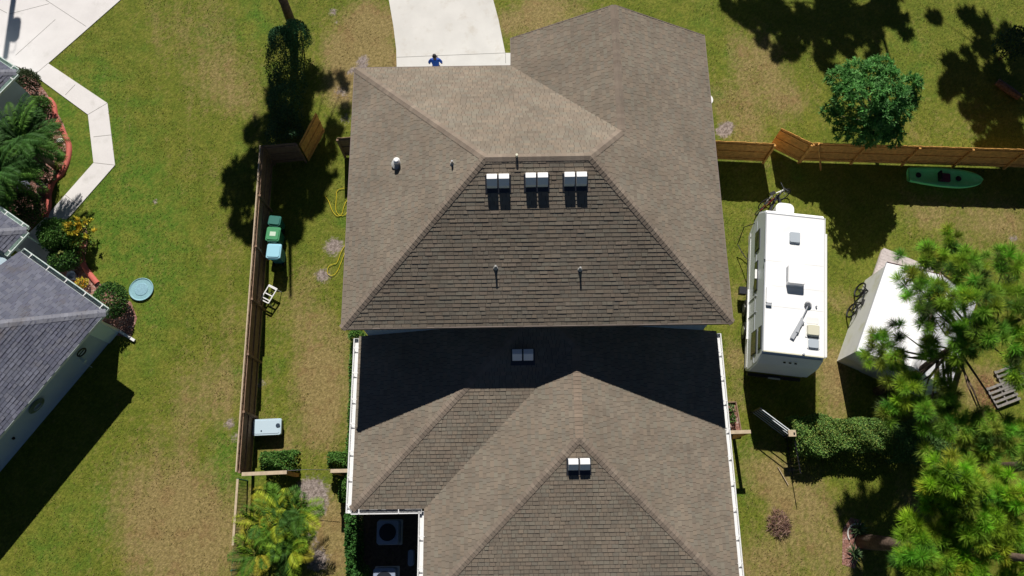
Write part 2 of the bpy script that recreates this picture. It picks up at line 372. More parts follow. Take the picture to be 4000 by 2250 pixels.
def gutter(p0,p1,out,parent,step=.62,mats=('gutter','flash'),straps=True,inner=False,w=.13):
    p0=Vector(p0);p1=Vector(p1);o=Vector(out).normalized(); mb=MB(); dz=Vector((0,0,1))
    L=(p1-p0).length; d=(p1-p0).normalized()
    mb.bar(p0+o*.01-dz*.07,p1+o*.01-dz*.07,.012,.15)
    mb.bar(p0+o*(w/2+.01)-dz*.135,p1+o*(w/2+.01)-dz*.135,w,.012)
    mb.bar(p0+o*(w+.014)-dz*.07,p1+o*(w+.014)-dz*.07,.012,.135)
    mb.bar(p0+o*(w+.026)-dz*.008,p1+o*(w+.026)-dz*.008,.04,.014)
    for p in(p0,p1): mb.bar(p+o*.01-dz*.07,p+o*(w+.02)-dz*.07,.012,.13)
    if inner: mb.bar(p0+o*.045-dz*.03,p1+o*.045-dz*.03,.07,.01,mi=1)
    g=mb.build('gutter',[MT[m] for m in mats],parent)
    if straps:
        t=.3
        while t<L:
            sb=MB(); c=p0+d*t; sb.bar(c-o*.03+dz*.012,c+o*(w+.035)+dz*.002,.035,.012); sb.bar(c+o*(w-.02)+dz*.002-d*.03,c+o*(w-.02)+dz*.002+d*.05,.02,.012); t+=step*rnd.uniform(.95,1.15); sb.build('gutter_strap','gutter',g)
    return g
gutter((lL,lw_y-.12,ZL),(lL,yW-.08,ZL),(-1,0,0),house,step=.98,w=.17)
gutter((lR,yS-lw,ZL),(lR,yW-.1,ZL),(1,0,0),house,step=.98,w=.14)
gutter((lL-.02,lw_y,ZL),(lm-.1,lw_y,ZL),(0,-1,0),house,step=1.3,inner=True)
gutter((lm,yS-lw,ZL),(lm,lw_y-.1,ZL),(-1,0,0),house,step=.98,w=.17)
mb=MB(); mb.bar((lL-.12,lw_y-.1,ZL-.1),(lL+.3,lw_y+.3,.1),.07,.07); mb.build('downspout','gutter',house)
# roof plane helper
def zE(x,y): return ZU+slE*(xR-x)
def zSu(y): return ZU+(ZR-ZU)/(ym-yB)*(y-yB)
def onplane(px,py,f,z0):
    z=z0
    for _ in range(12):
        p=P(px,py,z); z=f(p)
    return P(px,py,z)
fS=lambda p:zSu(p.y)
fW=lambda p:ZU+(ZR-ZU)/(x1-xL)*(p.x-xL)
fN=lambda p:ZU+slN*(yF-p.y)
fLS=lambda p:ZL+PL*(p.y-(yS-lw))
fWS=lambda p:ZL+PL*(p.y-lw_y)
def hood(c,sl,parent,n=.36):
    """off-ridge slant-back vent: white sheet hood open to the down-slope side"""
    x,y,z=c; w=n/2; h=.26; d=.34
    mb=MB(); zf=z-sl*d*.5
    zb=z+sl*.2; zt=zb+.24
    v=[(x-w,y+.22,zb),(x+w,y+.22,zb),(x-w,y+.17,zt),(x+w,y+.17,zt),(x-w,y-.02,zt+.01),(x+w,y-.02,zt+.01),(x-w,y-.21,zt-.20),(x+w,y-.21,zt-.20),(x-w,y-.2,zf-.02),(x+w,y-.2,zf-.02)]
    mb.add(v,[(0,1,3,2),(2,3,5,4),(4,5,7,6),(6,7,9,8),(0,2,4,6,8),(1,9,7,5,3),(8,9,1,0)])
    o=mb.build('vent_hood','vent',parent,bevel=.01)
slS=(ZR-ZU)/(ym-yB)
for (px,py,f,sl,lab) in [(1253,462,fS,slS,'left'),(1350,459,fS,slS,''),(1447,457,fS,slS,''),(1456,1172,fLS,PL,''),(1315,897,fWS,PL,'')]:
    c=onplane(px,py,f,5)
    mb=MB(); mb.box(c+Vector((0,-.02,.012)),(.9,.62,.012),tilt=Matrix.Rotation(math.atan(sl),3,'X'))
    fl=mb.build('roof_vent','flash',upper if c.z>5 else lower)
    for dx in(-.21,.21): hood(c+Vector((dx,.05,.0)),sl,fl,.36)
def pipe(px,py,f,r,h,m,parent,cap=False,flash=True):
    c=onplane(px,py,f,6); mb=MB(); mb.tube([c-Vector((0,0,.1)),c+Vector((0,0,h))],r,12); p=mb.build('vent_pipe',m,parent)
    if flash:
        mb=MB(); mb.lathe(c,[(r*2.6,.0),(r*1.5,.06),(r*1.05,.12)],14); mb.build('pipe_boot','pipe',p)
    if cap:
        mb=MB(); mb.lathe(c+Vector((0,0,h-.05)),[(r*1.35,0),(r*1.4,.09),(r*.8,.15)],16); mb.build('pipe_cap','vent',p)
pipe(1000,412,fW,.09,.24,'white',upper,cap=True)
pipe(1138,412,fW,.035,.24,'chrome',upper)
pipe(1300,394,fN,.045,.16,'cream',upper,flash=False)
pipe(1247,674,fS,.035,.24,'pipe',upper)
pipe(1459,678,fS,.035,.24,'pipe',upper)
dd_=P(1792,253,4.9); mb=MB(); mb.lathe(dd_+Vector((-.24,0,0)),[(.06,0),(.22,.05),(.25,.09)],18); mb.build('satellite_dish','white',house)

def leafquads(mb,cs,dirs,ups,L,W,cols,bend=.0):
    cs=np.asarray(cs);d=np.asarray(dirs);d=d/np.linalg.norm(d,axis=1,keepdims=True)+1e-9; u=np.asarray(ups)
    s=np.cross(d,u); s/=np.linalg.norm(s,axis=1,keepdims=True)+1e-9
    n=len(cs); L=np.broadcast_to(L,(n,))[:,None]; W=np.broadcast_to(W,(n,))[:,None]
    sag=np.zeros((n,3)); sag[:,2]=-bend
    v=np.stack([cs,cs+d*L*.45+s*W*.5,cs+d*L+sag*L,cs+d*L*.45-s*W*.5],1).reshape(-1,3)
    b=len(mb.v); mb.v.extend(map(tuple,v.tolist())); mb.f.extend([(b+4*i,b+4*i+1,b+4*i+2,b+4*i+3) for i in range(n)]); mb.m.extend([0]*n)
    mb.c.extend(map(tuple,np.repeat(cols,4,0).tolist())); mb.hascol=True
def rdir(n): 
    v=nrg.normal(size=(n,3)); return v/np.linalg.norm(v,axis=1,keepdims=True)
rdir_g=rdir
# ------------------------------------------------------------------ SETTING: lawn
def inpoly(p,poly):
    x,y=p; c=False; j=len(poly)-1
    for i in range(len(poly)):
        if (poly[i][1]>y)!=(poly[j][1]>y) and x<(poly[j][0]-poly[i][0])*(y-poly[i][1])/(poly[j][1]-poly[i][1])+poly[i][0]: c=not c
        j=i
    return c
xs=np.concatenate([[-900,-300,-120,-60,-40],np.arange(-30,32,.14),[40,60,120,300,900]])
ys=np.concatenate([[-900,-300,-120,-50,-20,-10],np.arange(-5,30,.14),[34,45,70,130,300,900]])
XX,YY=np.meshgrid(xs,ys); nx_,ny_=len(xs),len(ys)
# dryness / lushness / bare-sand maps from what grows where
DRY=[(985,60,30,.9),(930,30,45,.6),(965,150,35,.8),(870,150,60,.5),(820,800,40,.5),(860,850,30,.5),(790,940,50,.5),(840,1010,50,.4),(790,1100,40,.4),(1900,150,60,.4),(1350,40,60,.4),(470,60,120,.5),(560,190,90,.75),(600,260,60,.6),(530,420,60,.3),(560,640,70,.35),(590,800,60,.4),(520,960,90,.5),(560,1010,70,.4),(430,1080,80,.35),(380,1290,110,.7),(470,1230,90,.5),(560,1330,80,.6),(440,1400,120,.55),(520,1430,100,.45),(300,1200,80,.2),
     (900,60,70,.9),(840,120,50,.6),(880,190,60,1.1),(860,240,50,1.0),(930,90,60,.9),(960,140,40,.8),(1000,170,40,.5),(1270,60,40,.7),(1330,50,80,.6),(1420,20,90,.6),(1840,250,70,.7),(1900,120,80,.6),(1880,330,60,.7),(1960,230,80,.7),(1930,400,40,.3),(2000,260,40,.5),(2300,340,60,.3),(2420,320,70,.3),
     (820,960,80,.7),(830,900,60,.6),(760,820,60,.6),(770,700,50,.6),(740,760,40,.4),(800,1040,60,.6),(700,1120,40,.9),(850,1120,60,.4),(790,1300,50,1),(850,1330,60,.9),(840,1420,60,.8),
     (1850,900,40,.8),(1855,1000,40,.5),(1900,600,40,.3),(2110,760,40,.7),(2100,900,50,.9),(2100,960,40,1),(2100,1040,50,.8),(2330,540,60,.7),(2450,560,80,.6),(2540,560,60,.8),(2420,660,50,.6),
     (1990,1250,70,.6),(1920,1180,60,.8),(2050,1290,80,.5),(2120,1420,60,.5),(2000,1400,90,.5),(1900,1420,60,.7),(2440,980,60,.8),(2500,960,40,.9),(2300,1270,40,.7),(1860,750,50,.5)]
BARE=[(882,180,10,.9),(915,150,14,1.0),(917,170,10,.9),(838,30,14,.8),(845,55,8,.7),(900,165,18,.5),(840,620,26,1.0),(808,690,18,.7),(577,1065,14,.9),(590,1100,12,.7),(390,508,7,1.0),(655,965,16,.6),(790,1235,34,.9),(800,1275,26,.8),(800,1410,24,1.2),(780,1350,22,.7),(1820,330,22,1.1),(1835,315,14,.7),(2550,600,12,.8),(1990,1180,20,.5),(860,230,26,.6),(870,300,24,.5),(600,180,14,.3),(480,60,8,.3),(820,700,20,.4),(1950,1010,10,.1),(765,1230,20,.7)]
LUSH=[(180,330,110,.5),(260,520,110,.5),(340,640,110,.5),(380,780,90,.4),(250,180,90,.4),(420,560,80,.3),(180,1330,80,.3),(200,250,120,.7),(300,400,120,.8),(330,560,120,.9),(420,700,120,.4),(520,80,50,.5),(640,60,70,.8),(680,180,40,.7),(610,400,50,.4),(590,1130,50,1.1),(580,1200,60,.9),(500,1000,40,.3),(600,950,40,.7),(130,1420,60,.6),(650,740,30,.6),(680,900,40,.6),(860,560,30,.9),(870,900,40,.6),(870,1200,40,.5),(1760,60,60,.4),(1830,160,40,.5),(1810,240,30,.7),(1990,350,40,.4),(2290,100,60,.8),(2300,200,60,.6),(1920,60,40,.4),(1850,1240,50,.9),(1870,1100,40,.5),(1860,640,30,.6),(2000,430,30,.6),(2250,560,40,.4),(260,1290,80,.4),(390,880,80,.3),(2050,1400,40,.3)]
def field(L):
    f=np.zeros_like(XX)
    for (a,b,r,s) in L:
        c=P(a,b); rr=r*.0172*(1.0); f+=s*np.exp(-((XX-c.x)**2+(YY-c.y)**2)/(2*(rr*.75)**2))
    return f
dry=1.25*field(DRY);bare=field(BARE);lush=field(LUSH)
mb=MB(); v=np.stack([XX.ravel(),YY.ravel(),np.zeros(XX.size)],1)
idx=np.arange(XX.size).reshape(XX.shape)
fs=np.stack([idx[:-1,:-1].ravel(),idx[:-1,1:].ravel(),idx[1:,1:].ravel(),idx[1:,:-1].ravel()],1)
me=bpy.data.meshes.new('lawn'); me.from_pydata(v.tolist(),[],fs.tolist())
a=me.color_attributes.new('Turf','FLOAT_COLOR','POINT'); c=np.ones((XX.size,4)); c[:,0]=np.clip(dry.ravel(),0,1.6);c[:,1]=np.clip(lush.ravel(),0,1.5);c[:,2]=np.clip(bare.ravel(),0,1.5); a.data.foreach_set('color',c.ravel())
lawn=bpy.data.objects.new('lawn',me); COL.objects.link(lawn); lawn['kind']='structure'
def grass_mat():
    m=bpy.data.materials.new('grass'); m.use_nodes=True; n=m.node_tree; L=n.links; b=n.nodes['Principled BSDF']; b.inputs['Roughness'].default_value=.9; b.inputs['Specular IOR Level'].default_value=.15
    geo=n.nodes.new('ShaderNodeNewGeometry'); at=n.nodes.new('ShaderNodeAttribute'); at.attribute_name='Turf'; sp=n.nodes.new('ShaderNodeSeparateColor'); L.new(at.outputs[0],sp.inputs[0])
    def noise(s,d=4,ro=.6,off=0,dist=0):
        t=n.nodes.new('ShaderNodeTexNoise'); t.inputs['Scale'].default_value=s; t.inputs['Detail'].default_value=d; t.inputs['Roughness'].default_value=ro; t.inputs['Distortion'].default_value=dist
        mp=n.nodes.new('ShaderNodeMapping'); mp.inputs['Location'].default_value=(off,off*.7,0); L.new(geo.outputs['Position'],mp.inputs[0]); L.new(mp.outputs[0],t.inputs['Vector']); return t.outputs[0]
    def mr(i,a,b_,c=0,d=1):
        r=n.nodes.new('ShaderNodeMapRange'); r.inputs[1].default_value=a;r.inputs[2].default_value=b_;r.inputs[3].default_value=c;r.inputs[4].default_value=d; L.new(i,r.inputs[0]); return r.outputs[0]
    def math_(op,a,b_):
        t=n.nodes.new('ShaderNodeMath'); t.operation=op
        for i,q in enumerate((a,b_)):
            if isinstance(q,(int,float)): t.inputs[i].default_value=q
            else: L.new(q,t.inputs[i])
        return t.outputs[0]
    def mix(f,a,b_):
        t=n.nodes.new('ShaderNodeMix'); t.data_type='RGBA'; L.new(f,t.inputs[0])
        for i,q in((6,a),(7,b_)):
            if isinstance(q,tuple): t.inputs[i].default_value=(*q,1)
            else: L.new(q,t.inputs[i])
        return t.outputs[2]
    med=noise(.9,5,.62,3); fin=noise(7,5,.75,9); vf=noise(22,3,.7,5); big=noise(.25,3,.5,1)
    n2=noise(2.6,6,.72,70); 
    def snoise(sx_,sy_,rot,d=5,ro=.7,off=0):
        t=n.nodes.new('ShaderNodeTexNoise'); t.inputs['Scale'].default_value=1; t.inputs['Detail'].default_value=d; t.inputs['Roughness'].default_value=ro
        m1=n.nodes.new('ShaderNodeMapping'); m1.inputs['Rotation'].default_value=(0,0,rot); m1.inputs['Location'].default_value=(off,off,0); L.new(geo.outputs['Position'],m1.inputs[0])
        m2=n.nodes.new('ShaderNodeMapping'); m2.inputs['Scale'].default_value=(sx_,sy_,1); L.new(m1.outputs[0],m2.inputs[0]); L.new(m2.outputs[0],t.inputs['Vector']); return t.outputs[0]
    n3=snoise(7.5,3.2,R(38),off=8); mow=snoise(1.5,.16,R(-6),3,.6,21)
    green=mix(mr(fin,.36,.64),(.082,.112,.011),(.142,.170,.019))
    lushc=mix(mr(fin,.36,.64),(.058,.118,.010),(.108,.188,.020))
    dryc=mix(mr(fin,.36,.64),(.180,.140,.048),(.315,.240,.100))
    yel=mix(mr(fin,.36,.64),(.160,.160,.020),(.235,.226,.042))
    lf=mr(math_('ADD',sp.outputs[1],math_('ADD',math_('MULTIPLY',math_('SUBTRACT',med,.5),2.6),math_('MULTIPLY',math_('SUBTRACT',n3,.5),1.4))),.2,.9)
    base=mix(lf,green,lushc)
    n4=noise(1.3,5,.65,90); yf=mr(math_('ADD',math_('MULTIPLY',n4,.6),math_('MULTIPLY',n3,.4)),.45,.58)
    base=mix(math_('MULTIPLY',yf,.6),base,yel)
    df=mr(math_('ADD',math_('ADD',sp.outputs[0],math_('MULTIPLY',math_('ADD',math_('SUBTRACT',n2,.5),math_('MULTIPLY',math_('SUBTRACT',mow,.5),.9)),1.6)),math_('MULTIPLY',math_('SUBTRACT',n3,.5),2.0)),.22,1.25)
    rust=mix(mr(fin,.36,.64),(.165,.105,.040),(.275,.180,.080)); dryc=mix(math_('MULTIPLY',mr(noise(1.1,4,.6,33),.52,.64),.6),dryc,rust)
    base=mix(df,base,dryc)
    bf=mr(math_('ADD',sp.outputs[2],math_('MULTIPLY',math_('SUBTRACT',noise(6,6,.75,30),.5),1.8)),.35,.7)
    sand=mix(mr(fin,.4,.6),(.17,.135,.115),(.36,.30,.27))
    base=mix(bf,base,sand)
    g=mr(snoise(13,6,R(38),4,.75,40),.34,.60,.66,1.15)
    sc=n.nodes.new('ShaderNodeVectorMath'); sc.operation='SCALE'; L.new(base,sc.inputs[0]); L.new(g,sc.inputs['Scale'])
    g2=mr(noise(24,2,.65,50),.3,.7,.78,1.22); s2=n.nodes.new('ShaderNodeVectorMath'); s2.operation='SCALE'; L.new(sc.outputs[0],s2.inputs[0]); L.new(g2,s2.inputs['Scale'])
    L.new(s2.outputs[0],b.inputs['Base Color'])
    bp=n.nodes.new('ShaderNodeBump'); bp.inputs['Strength'].default_value=.8; bp.inputs['Distance'].default_value=.035; L.new(noise(14,4,.7,60),bp.inputs['Height']); L.new(bp.outputs[0],b.inputs['Normal'])
    return m
me.materials.append(grass_mat())
def inside(px,py,poly):
    c=np.zeros(px.shape,bool); j=len(poly)-1
    for i in range(len(poly)):
        xi,yi=poly[i][:2];xj,yj=poly[j][:2]
        c^=((yi>py)!=(yj>py))&(px<(xj-xi)*(py-yi)/(yj-yi+1e-12)+xi); j=i
    return c
N=120000; gx=nrg.uniform(-26,27,N); gy=nrg.uniform(-3,28,N)
ky=np.clip(((gx+30)/.14).astype(int)+5,0,nx_-1); kx=np.clip(((gy+5)/.14).astype(int)+6,0,ny_-1)
dr=dry[kx,ky];lu=lush[kx,ky];ba=bare[kx,ky]
cl=np.sin(gx*2.1+np.sin(gy*1.3)*2)+np.sin(gy*2.7+np.sin(gx*1.7)*2)+np.sin((gx+gy)*.9)+nrg.normal(size=N)*.5
keep=(cl+lu*1.5-dr*.8-ba*4>-.2)
for pl in ([(xL,yB-7),(xR+.1,yB-7),(xR+.1,yG),(xg,yG),(xg,yF),(xL,yF)],[P(*q) for q in ((978,-20),(1000,240),(1284,240),(1284,134),(1271,134),(1240,-20))],[P(*q) for q in ((122,160),(360,-50),(-400,-50),(-400,640),(0,660),(75,590),(115,547),(236,410),(222,289),(87,190))],[P(*q) for q in ((122,160),(271,260),(290,416),(180,541),(75,620),(60,600),(115,547),(236,410),(222,289),(87,190))],[P(*q) for q in ((100,575),(215,560),(222,600),(212,660),(245,710),(330,760),(345,800),(330,850),(0,1190),(-300,1190),(-300,560))]):
    keep&=~inside(gx,gy,pl)
gx,gy,dr,lu=gx[keep],gy[keep],dr[keep],lu[keep]; N=len(gx)
gb=MB(); base_=np.where((nrg.random(N)<np.clip(dr*.8+.12,0,1))[:,None],np.array([[.25,.19,.07]]),np.where((nrg.random(N)<.35+lu*.4)[:,None],np.array([[.085,.155,.022]]),np.array([[.15,.165,.022]])))
dv=rdir_g(N); dv[:,2]=np.abs(dv[:,2])*.6+.25
leafquads(gb,np.stack([gx,gy,np.zeros(N)],1),dv,rdir_g(N)*.6+[0,.3,.6],nrg.uniform(.04,.10,N),nrg.uniform(.015,.03,N),base_*nrg.uniform(.65,1.3,(N,1)))
gb.build('grass_tufts','leaf',label='tufts of longer grass and weeds through the lawn',cat='grass',kind='stuff')

def slab(name,pxs,z0,z1,m,kind='structure',joints=(),label=None):
    mb=MB(); mb.prism([P(*p)[:2] for p in pxs],z0,z1)
    for (a,b) in joints:
        A_,B_=P(*a),P(*b); mb.bar((A_.x,A_.y,z1+.001),(B_.x,B_.y,z1+.001),.022,.004,mi=1)
    return mb.build(name,[MT[m],MT['joint']],kind=kind)
slab('driveway',[(978,-2),(990,68),(997,125),(1000,240),(1284,240),(1284,134),(1271,134),(1254,50),(1240,-2),(1205,-200),(940,-200)],-.1,.03,'conc',joints=[((998,145),(1271,134)),((1271,134),(1272,160)),((984,-80),(1222,-90))])
slab('neighbor_driveway',[(122,160),(304,0),(430,-110),(430,-330),(-420,-330),(-420,160),(0,150),(45,168),(87,190)],-.1,.03,'conc2',joints=[((115,0),(217,67)),((0,24),(19,34)),((25,36),(125,10)),((40,140),(140,50))])
slab('walkway',[(122,160),(271,260),(290,416),(180,541),(95,612),(60,600),(115,547),(236,410),(222,289),(87,190)],-.1,.034,'conc2',joints=[((122,160),(87,190)),((190,214),(165,240)),((222,289),(271,260)),((236,345),(283,340)),((236,410),(290,416)),((165,491),(200,518))])
slab('mulch_bed',[(45,170),(86,192),(95,205),(118,235),(133,262),(160,312),(177,360),(170,415),(135,455),(118,520),(70,590),(-40,640),(-260,600),(-260,200),(-60,165)],0,.008,'mulch')
slab('mulch_bed',[(100,575),(215,560),(222,600),(212,660),(245,710),(330,760),(345,800),(330,850),(268,840),(60,640),(60,600)],0,.008,'mulch')
slab('soil_strip',[(884,1285),(1066,1285),(1066,1500),(870,1500)],0,.006,'dirt')
# red curbs
def curb(pxs,w,lab):
    pts=[P(*p) for p in pxs]; mb=MB(); Q=[]
    n=len(pts)
    for i in range(n-1):
        for k in range(6):
            t=k/6; p0=pts[max(i-1,0)];p1=pts[i];p2=pts[i+1];p3=pts[min(i+2,n-1)]
            Q.append(.5*((2*p1)+(-p0+p2)*t+(2*p0-5*p1+4*p2-p3)*t*t+(-p0+3*p1-3*p2+p3)*t**3))
    Q.append(pts[-1]); vs=[];fs=[]
    pr=[(-.5,0),(-.45,.09),(-.2,.13),(.2,.13),(.45,.09),(.5,0)]
    for i,p in enumerate(Q):
        d=(Q[min(i+1,len(Q)-1)]-Q[max(i-1,0)]).normalized(); s=Vector((d.y,-d.x,0))
        for a_,h in pr: vs.append(p+s*(a_*w)+Vector((0,0,h)))
    for i in range(len(Q)-1):
        for j in range(5): fs.append((i*6+j,(i+1)*6+j,(i+1)*6+j+1,i*6+j+1))
    mb.add(vs,fs); mb.build('garden_edging','redge',loc=pts[0],smooth=True,label=lab,cat='edging')
curb([(124,250),(136,266),(142,300),(158,330),(174,365),(172,400),(158,435),(135,458),(124,490),(124,520),(116,548)],.24,'long curved red concrete edging between the palm bed and the strip of grass')
curb([(208,600),(206,640),(212,668),(228,692),(246,714)],.24,'short curved red edging beside the yellow-leaved shrub')

# ------------------------------------------------------------------ foliage helpers
def blob_leaves(mb,c,r,n,pal,L=.09,W=.05,shell=.55,seed=0):
    """leaves through an uneven ellipsoid, denser towards its skin"""
    d=rdir(n); d[:,2]=np.where(d[:,2]<-.35,-d[:,2],d[:,2])
    lob=rdir(7); am=nrg.uniform(.05,.28,7)
    bump=1-.18+sum(am[k]*np.clip((d@lob[k]-.55)/.45,0,1) for k in range(7))
    rad=(shell+(1-shell)*nrg.random(n)**.6)*bump
    p=np.array(c)+d*rad[:,None]*np.array(r)
    p[:,2]=np.maximum(p[:,2],.03)
    dirs=d*.6+rdir(n)*.8+np.array([0,0,.15]); pal=np.array(pal); cols=pal[nrg.integers(0,len(pal),n)]*nrg.uniform(.75,1.25,(n,1))
    ups=d*.5+rdir(n)*.6+np.array([0,.3,.45])
    leafquads(mb,p,dirs,ups,L*nrg.uniform(.7,1.3,n),W*nrg.uniform(.7,1.3,n),cols)
GR=[(.07,.17,.03),(.09,.20,.035),(.05,.13,.027),(.11,.22,.045)]
DG=[(.03,.075,.022),(.045,.095,.028),(.035,.09,.03)]
YG=[(.14,.20,.03),(.18,.22,.04),(.10,.17,.03)]
def shrub(name,px,py,rx,ry,h,n,pal,label,cat='shrub',L=.09,W=.05,group=None,zc=None,extra=None,rot=0):
    c=P(px,py,h*.6 if zc is None else zc); b=Vector((c.x,c.y,0))
    t=thing(name,b,label,cat,group)
    mb=MB(); blob_leaves(mb,(c.x,c.y,h*.52),(rx,ry,h*.5),n,pal,L,W)
    if extra: extra(mb,c,h)
    mb.build('foliage','leaf',t)
    mb=MB()
    for k in range(5):
        a=rnd.random()*6.28; mb.tube([b+Vector((.04*math.cos(a),.04*math.sin(a),0)),b+Vector((rx*.3*math.cos(a),ry*.3*math.sin(a),h*.4)),b+Vector((rx*.6*math.cos(a),ry*.6*math.sin(a),h*.75))],[.02,.014,.006],5)
    mb.build('stem','bark',t); return t
def hedge(px0,py0,px1,py1,wd,h,n,pal,label,L=.07,W=.045,z=None,cat='hedge',top=None):
    a=P(px0,py0,h*.7);b=P(px1,py1,h*.7); a.z=b.z=0; d=(b-a);ln=d.length;d.normalize();s=Vector((-d.y,d.x,0))
    t=thing('hedge',(a+b)/2,label,cat)
    N=n; tt=nrg.random(N)*ln; ww=nrg.uniform(-1,1,N); hh=nrg.random(N)
    # push to the skin
    k=nrg.random(N); f=nrg.integers(0,4,N)
    ww=np.where(f==0,np.sign(ww)*(.8+.2*k),ww); hh=np.where(f!=0,.72+.28*k,hh)
    env=1-.25*np.abs(ww)**3; wob=1+.13*np.sin(tt*2.3+1)+.10*np.sin(tt*5.1+ww*3)+nrg.normal(size=N)*.05
    wv=1+.15*np.sin(tt*1.7)+.1*np.sin(tt*4.3+2)
    p=np.array(a)+np.outer(tt,np.array(d))+np.outer(ww*wd/2*wv,np.array(s)); p[:,2]=hh*h*env*wob
    dirs=rdir(N)+np.outer(ww,np.array(s))*.5+np.array([0,0,.35]); pal=np.array(pal); cols=pal[nrg.integers(0,len(pal),N)]*nrg.uniform(.7,1.3,(N,1))
    mb=MB(); leafquads(mb,p,dirs,rdir(N)*.7+np.array([0,.35,.9]),L*nrg.uniform(.7,1.4,N),W*nrg.uniform(.7,1.3,N),cols); mb.build('foliage','leaf',t)
    return t
PINE=[(.26,.44,.045),(.21,.38,.04),(.31,.49,.05),(.15,.29,.035)]
PINED=[(.07,.14,.03),(.09,.16,.035)]
def tuft(mb,c,axis,nn=95,L=.36,W=.013,col=(.1,.2,.02)):
    ax=np.array(axis)/np.linalg.norm(axis); d=rdir(nn)+ax*.85; d/=np.linalg.norm(d,axis=1,keepdims=True)
    st=np.array(c)-ax*nrg.uniform(0,.16,(nn,1)); 
    cols=np.array(col)*nrg.uniform(.7,1.35,(nn,1))
    leafquads(mb,st,d,rdir(nn)*.55+np.array([0,.45,.75]),L*nrg.uniform(.75,1.15,nn),W,cols,bend=.12)
def pine(px,py,blobs,label,ztop,name='pine_tree',nn=210,L=.38,W=.0135,pal=PINE,trunk_r=.17,lean=(0,0),group=None,dark=.14,mul=1.6):
    """blobs: (centre, radius, tufts) in metres; limbs run from the trunk to each"""
    b=P(px,py); t=thing(name,b,label,'tree',group)
    tp=b+Vector((lean[0],lean[1],ztop)); mb=MB()
    pts=[b+(tp-b)*k/6+Vector((math.sin(k*1.3)*.10,math.cos(k*1.7)*.10,0))*(k>0) for k in range(7)]
    mb.tube(pts,[trunk_r*(1.15-.8*k/6) for k in range(7)],12)
    tr=mb.build('trunk','bark',t,smooth=True)
    cr=MB(); lim=[]
    for (c,r,n) in blobs:
        c=Vector(c); f=min(.92,max(.35,(c.z-.15*(c-tp).length*.4)/ztop-.12)); q=b+(tp-b)*f
        mid=(q+c)/2+Vector((rnd.uniform(-.2,.2),rnd.uniform(-.2,.2),-.15))
        lim.append((q,mid,c))
        for i in range(int(n*mul)):
            d=Vector(nrg.normal(size=3)); d.normalize()
            pos=c+Vector((d.x*r*rnd.uniform(.5,1.05),d.y*r*rnd.uniform(.5,1.05),abs(d.z)*r*.7-.12*r))
            ax=(pos-mid).normalized()*.5+Vector((0,0,.75))+Vector(nrg.normal(size=3)*.2)
            cl=rnd.choice(pal) if rnd.random()>dark else rnd.choice(PINED)
            cl=tuple(q_*rnd.uniform(.7,1.2) for q_ in cl); tuft(cr,pos,ax,nn,L*rnd.uniform(.8,1.15),W,cl)
            if rnd.random()<.3: lim.append((c,(c+pos)/2+Vector((0,0,-.06)),pos))
    cr.build('crown','needle',t)
    mb=MB()
    for (q,m,c) in lim:
        l=(c-q).length; r0=min(.055,.014+.013*l); mb.tube([q,m,c],[r0,r0*.65,.012],6)
    mb.build('limb','bark',tr,smooth=True)
    return t
def blob_px(px,py,z,rpx,n):
    c=P(px,py,z); s=(CH-z)/1964; return (c,rpx*s,n)
def sh(px,py,z,r,n):
    """crown clump standing so that the sun drops its shade on this spot of lawn"""
    g=P(px,py); k=z/TSUN; return (Vector((g.x+math.sin(SUN_AZ)*k,g.y+math.cos(SUN_AZ)*k,z)),r*.0172,n)
# ---- pines on the right
Bb=[(2420,870,7,40,8),(2380,980,5.8,40,7),(2560,940,7,46,8),(2350,1130,5,34,6),(2440,1130,5.4,40,7),(2500,1120,5.8,44,8),(2390,610,6.6,48,9),(2345,655,6.2,30,5),(2440,680,7.2,60,13),(2530,660,7.4,50,10),(2385,745,7.0,52,11),(2460,760,8,62,15),(2545,760,7.6,60,13),(2350,800,6.4,40,7),(2545,860,7.2,55,12),(2480,840,7.8,50,11),
    (2415,835,7.0,34,6),(2262,832,5.2,24,3),(2215,862,5.0,36,6),(2320,872,5.8,40,7),(2395,905,6,30,4),(2200,905,4.8,34,5),(2255,900,5.3,32,5),(2285,980,5.5,46,9),(2240,1035,5.0,34,5),(2310,1045,5.4,44,8),(2375,1035,5.2,34,5),(2255,945,5,30,4),
    (2340,1090,5,34,4),(2410,1085,5.6,50,9),(2480,1075,6,52,11),(2550,1095,6,46,9)]
pine(2205,985,[blob_px(*q) for q in Bb]+[sh(2215,1225,6.6,46,9),sh(2255,1285,6.9,46,9),sh(2210,1335,6.9,42,8),sh(2235,1395,7.1,44,8),sh(2200,1280,6.6,34,6)],'spreading green pine whose crown hangs over the white-roofed shed',7.6,lean=(1.5,1.2))
Ab=[(2460,1350,7.8,46,9),(2350,1350,7.4,36,7),(2290,1370,7.2,34,6),(2410,1250,8.2,46,9),(2530,1380,7.8,46,9),(2380,1400,7.3,40,8),(2350,1260,7.8,34,6),(2395,1195,8.6,58,16),(2355,1225,8.2,34,7),(2440,1240,8.4,50,12),(2500,1215,8,40,8),(2550,1240,8.4,44,9),(2440,1300,8,56,13),(2510,1310,8,50,11),(2560,1330,8,44,9),(2370,1290,7.6,36,6),(2300,1330,7.4,32,5),(2310,1395,7.6,46,10),(2290,1425,7.4,34,6),(2360,1430,7.4,44,9),(2430,1400,7.4,44,8),(2490,1440,7.6,50,10),(2555,1425,7.6,46,9),(2390,1350,7.2,36,5),(2330,1470,7.4,50,9),(2430,1490,7.4,60,10),(2540,1500,7.4,60,10),(2600,1280,8,60,9)]
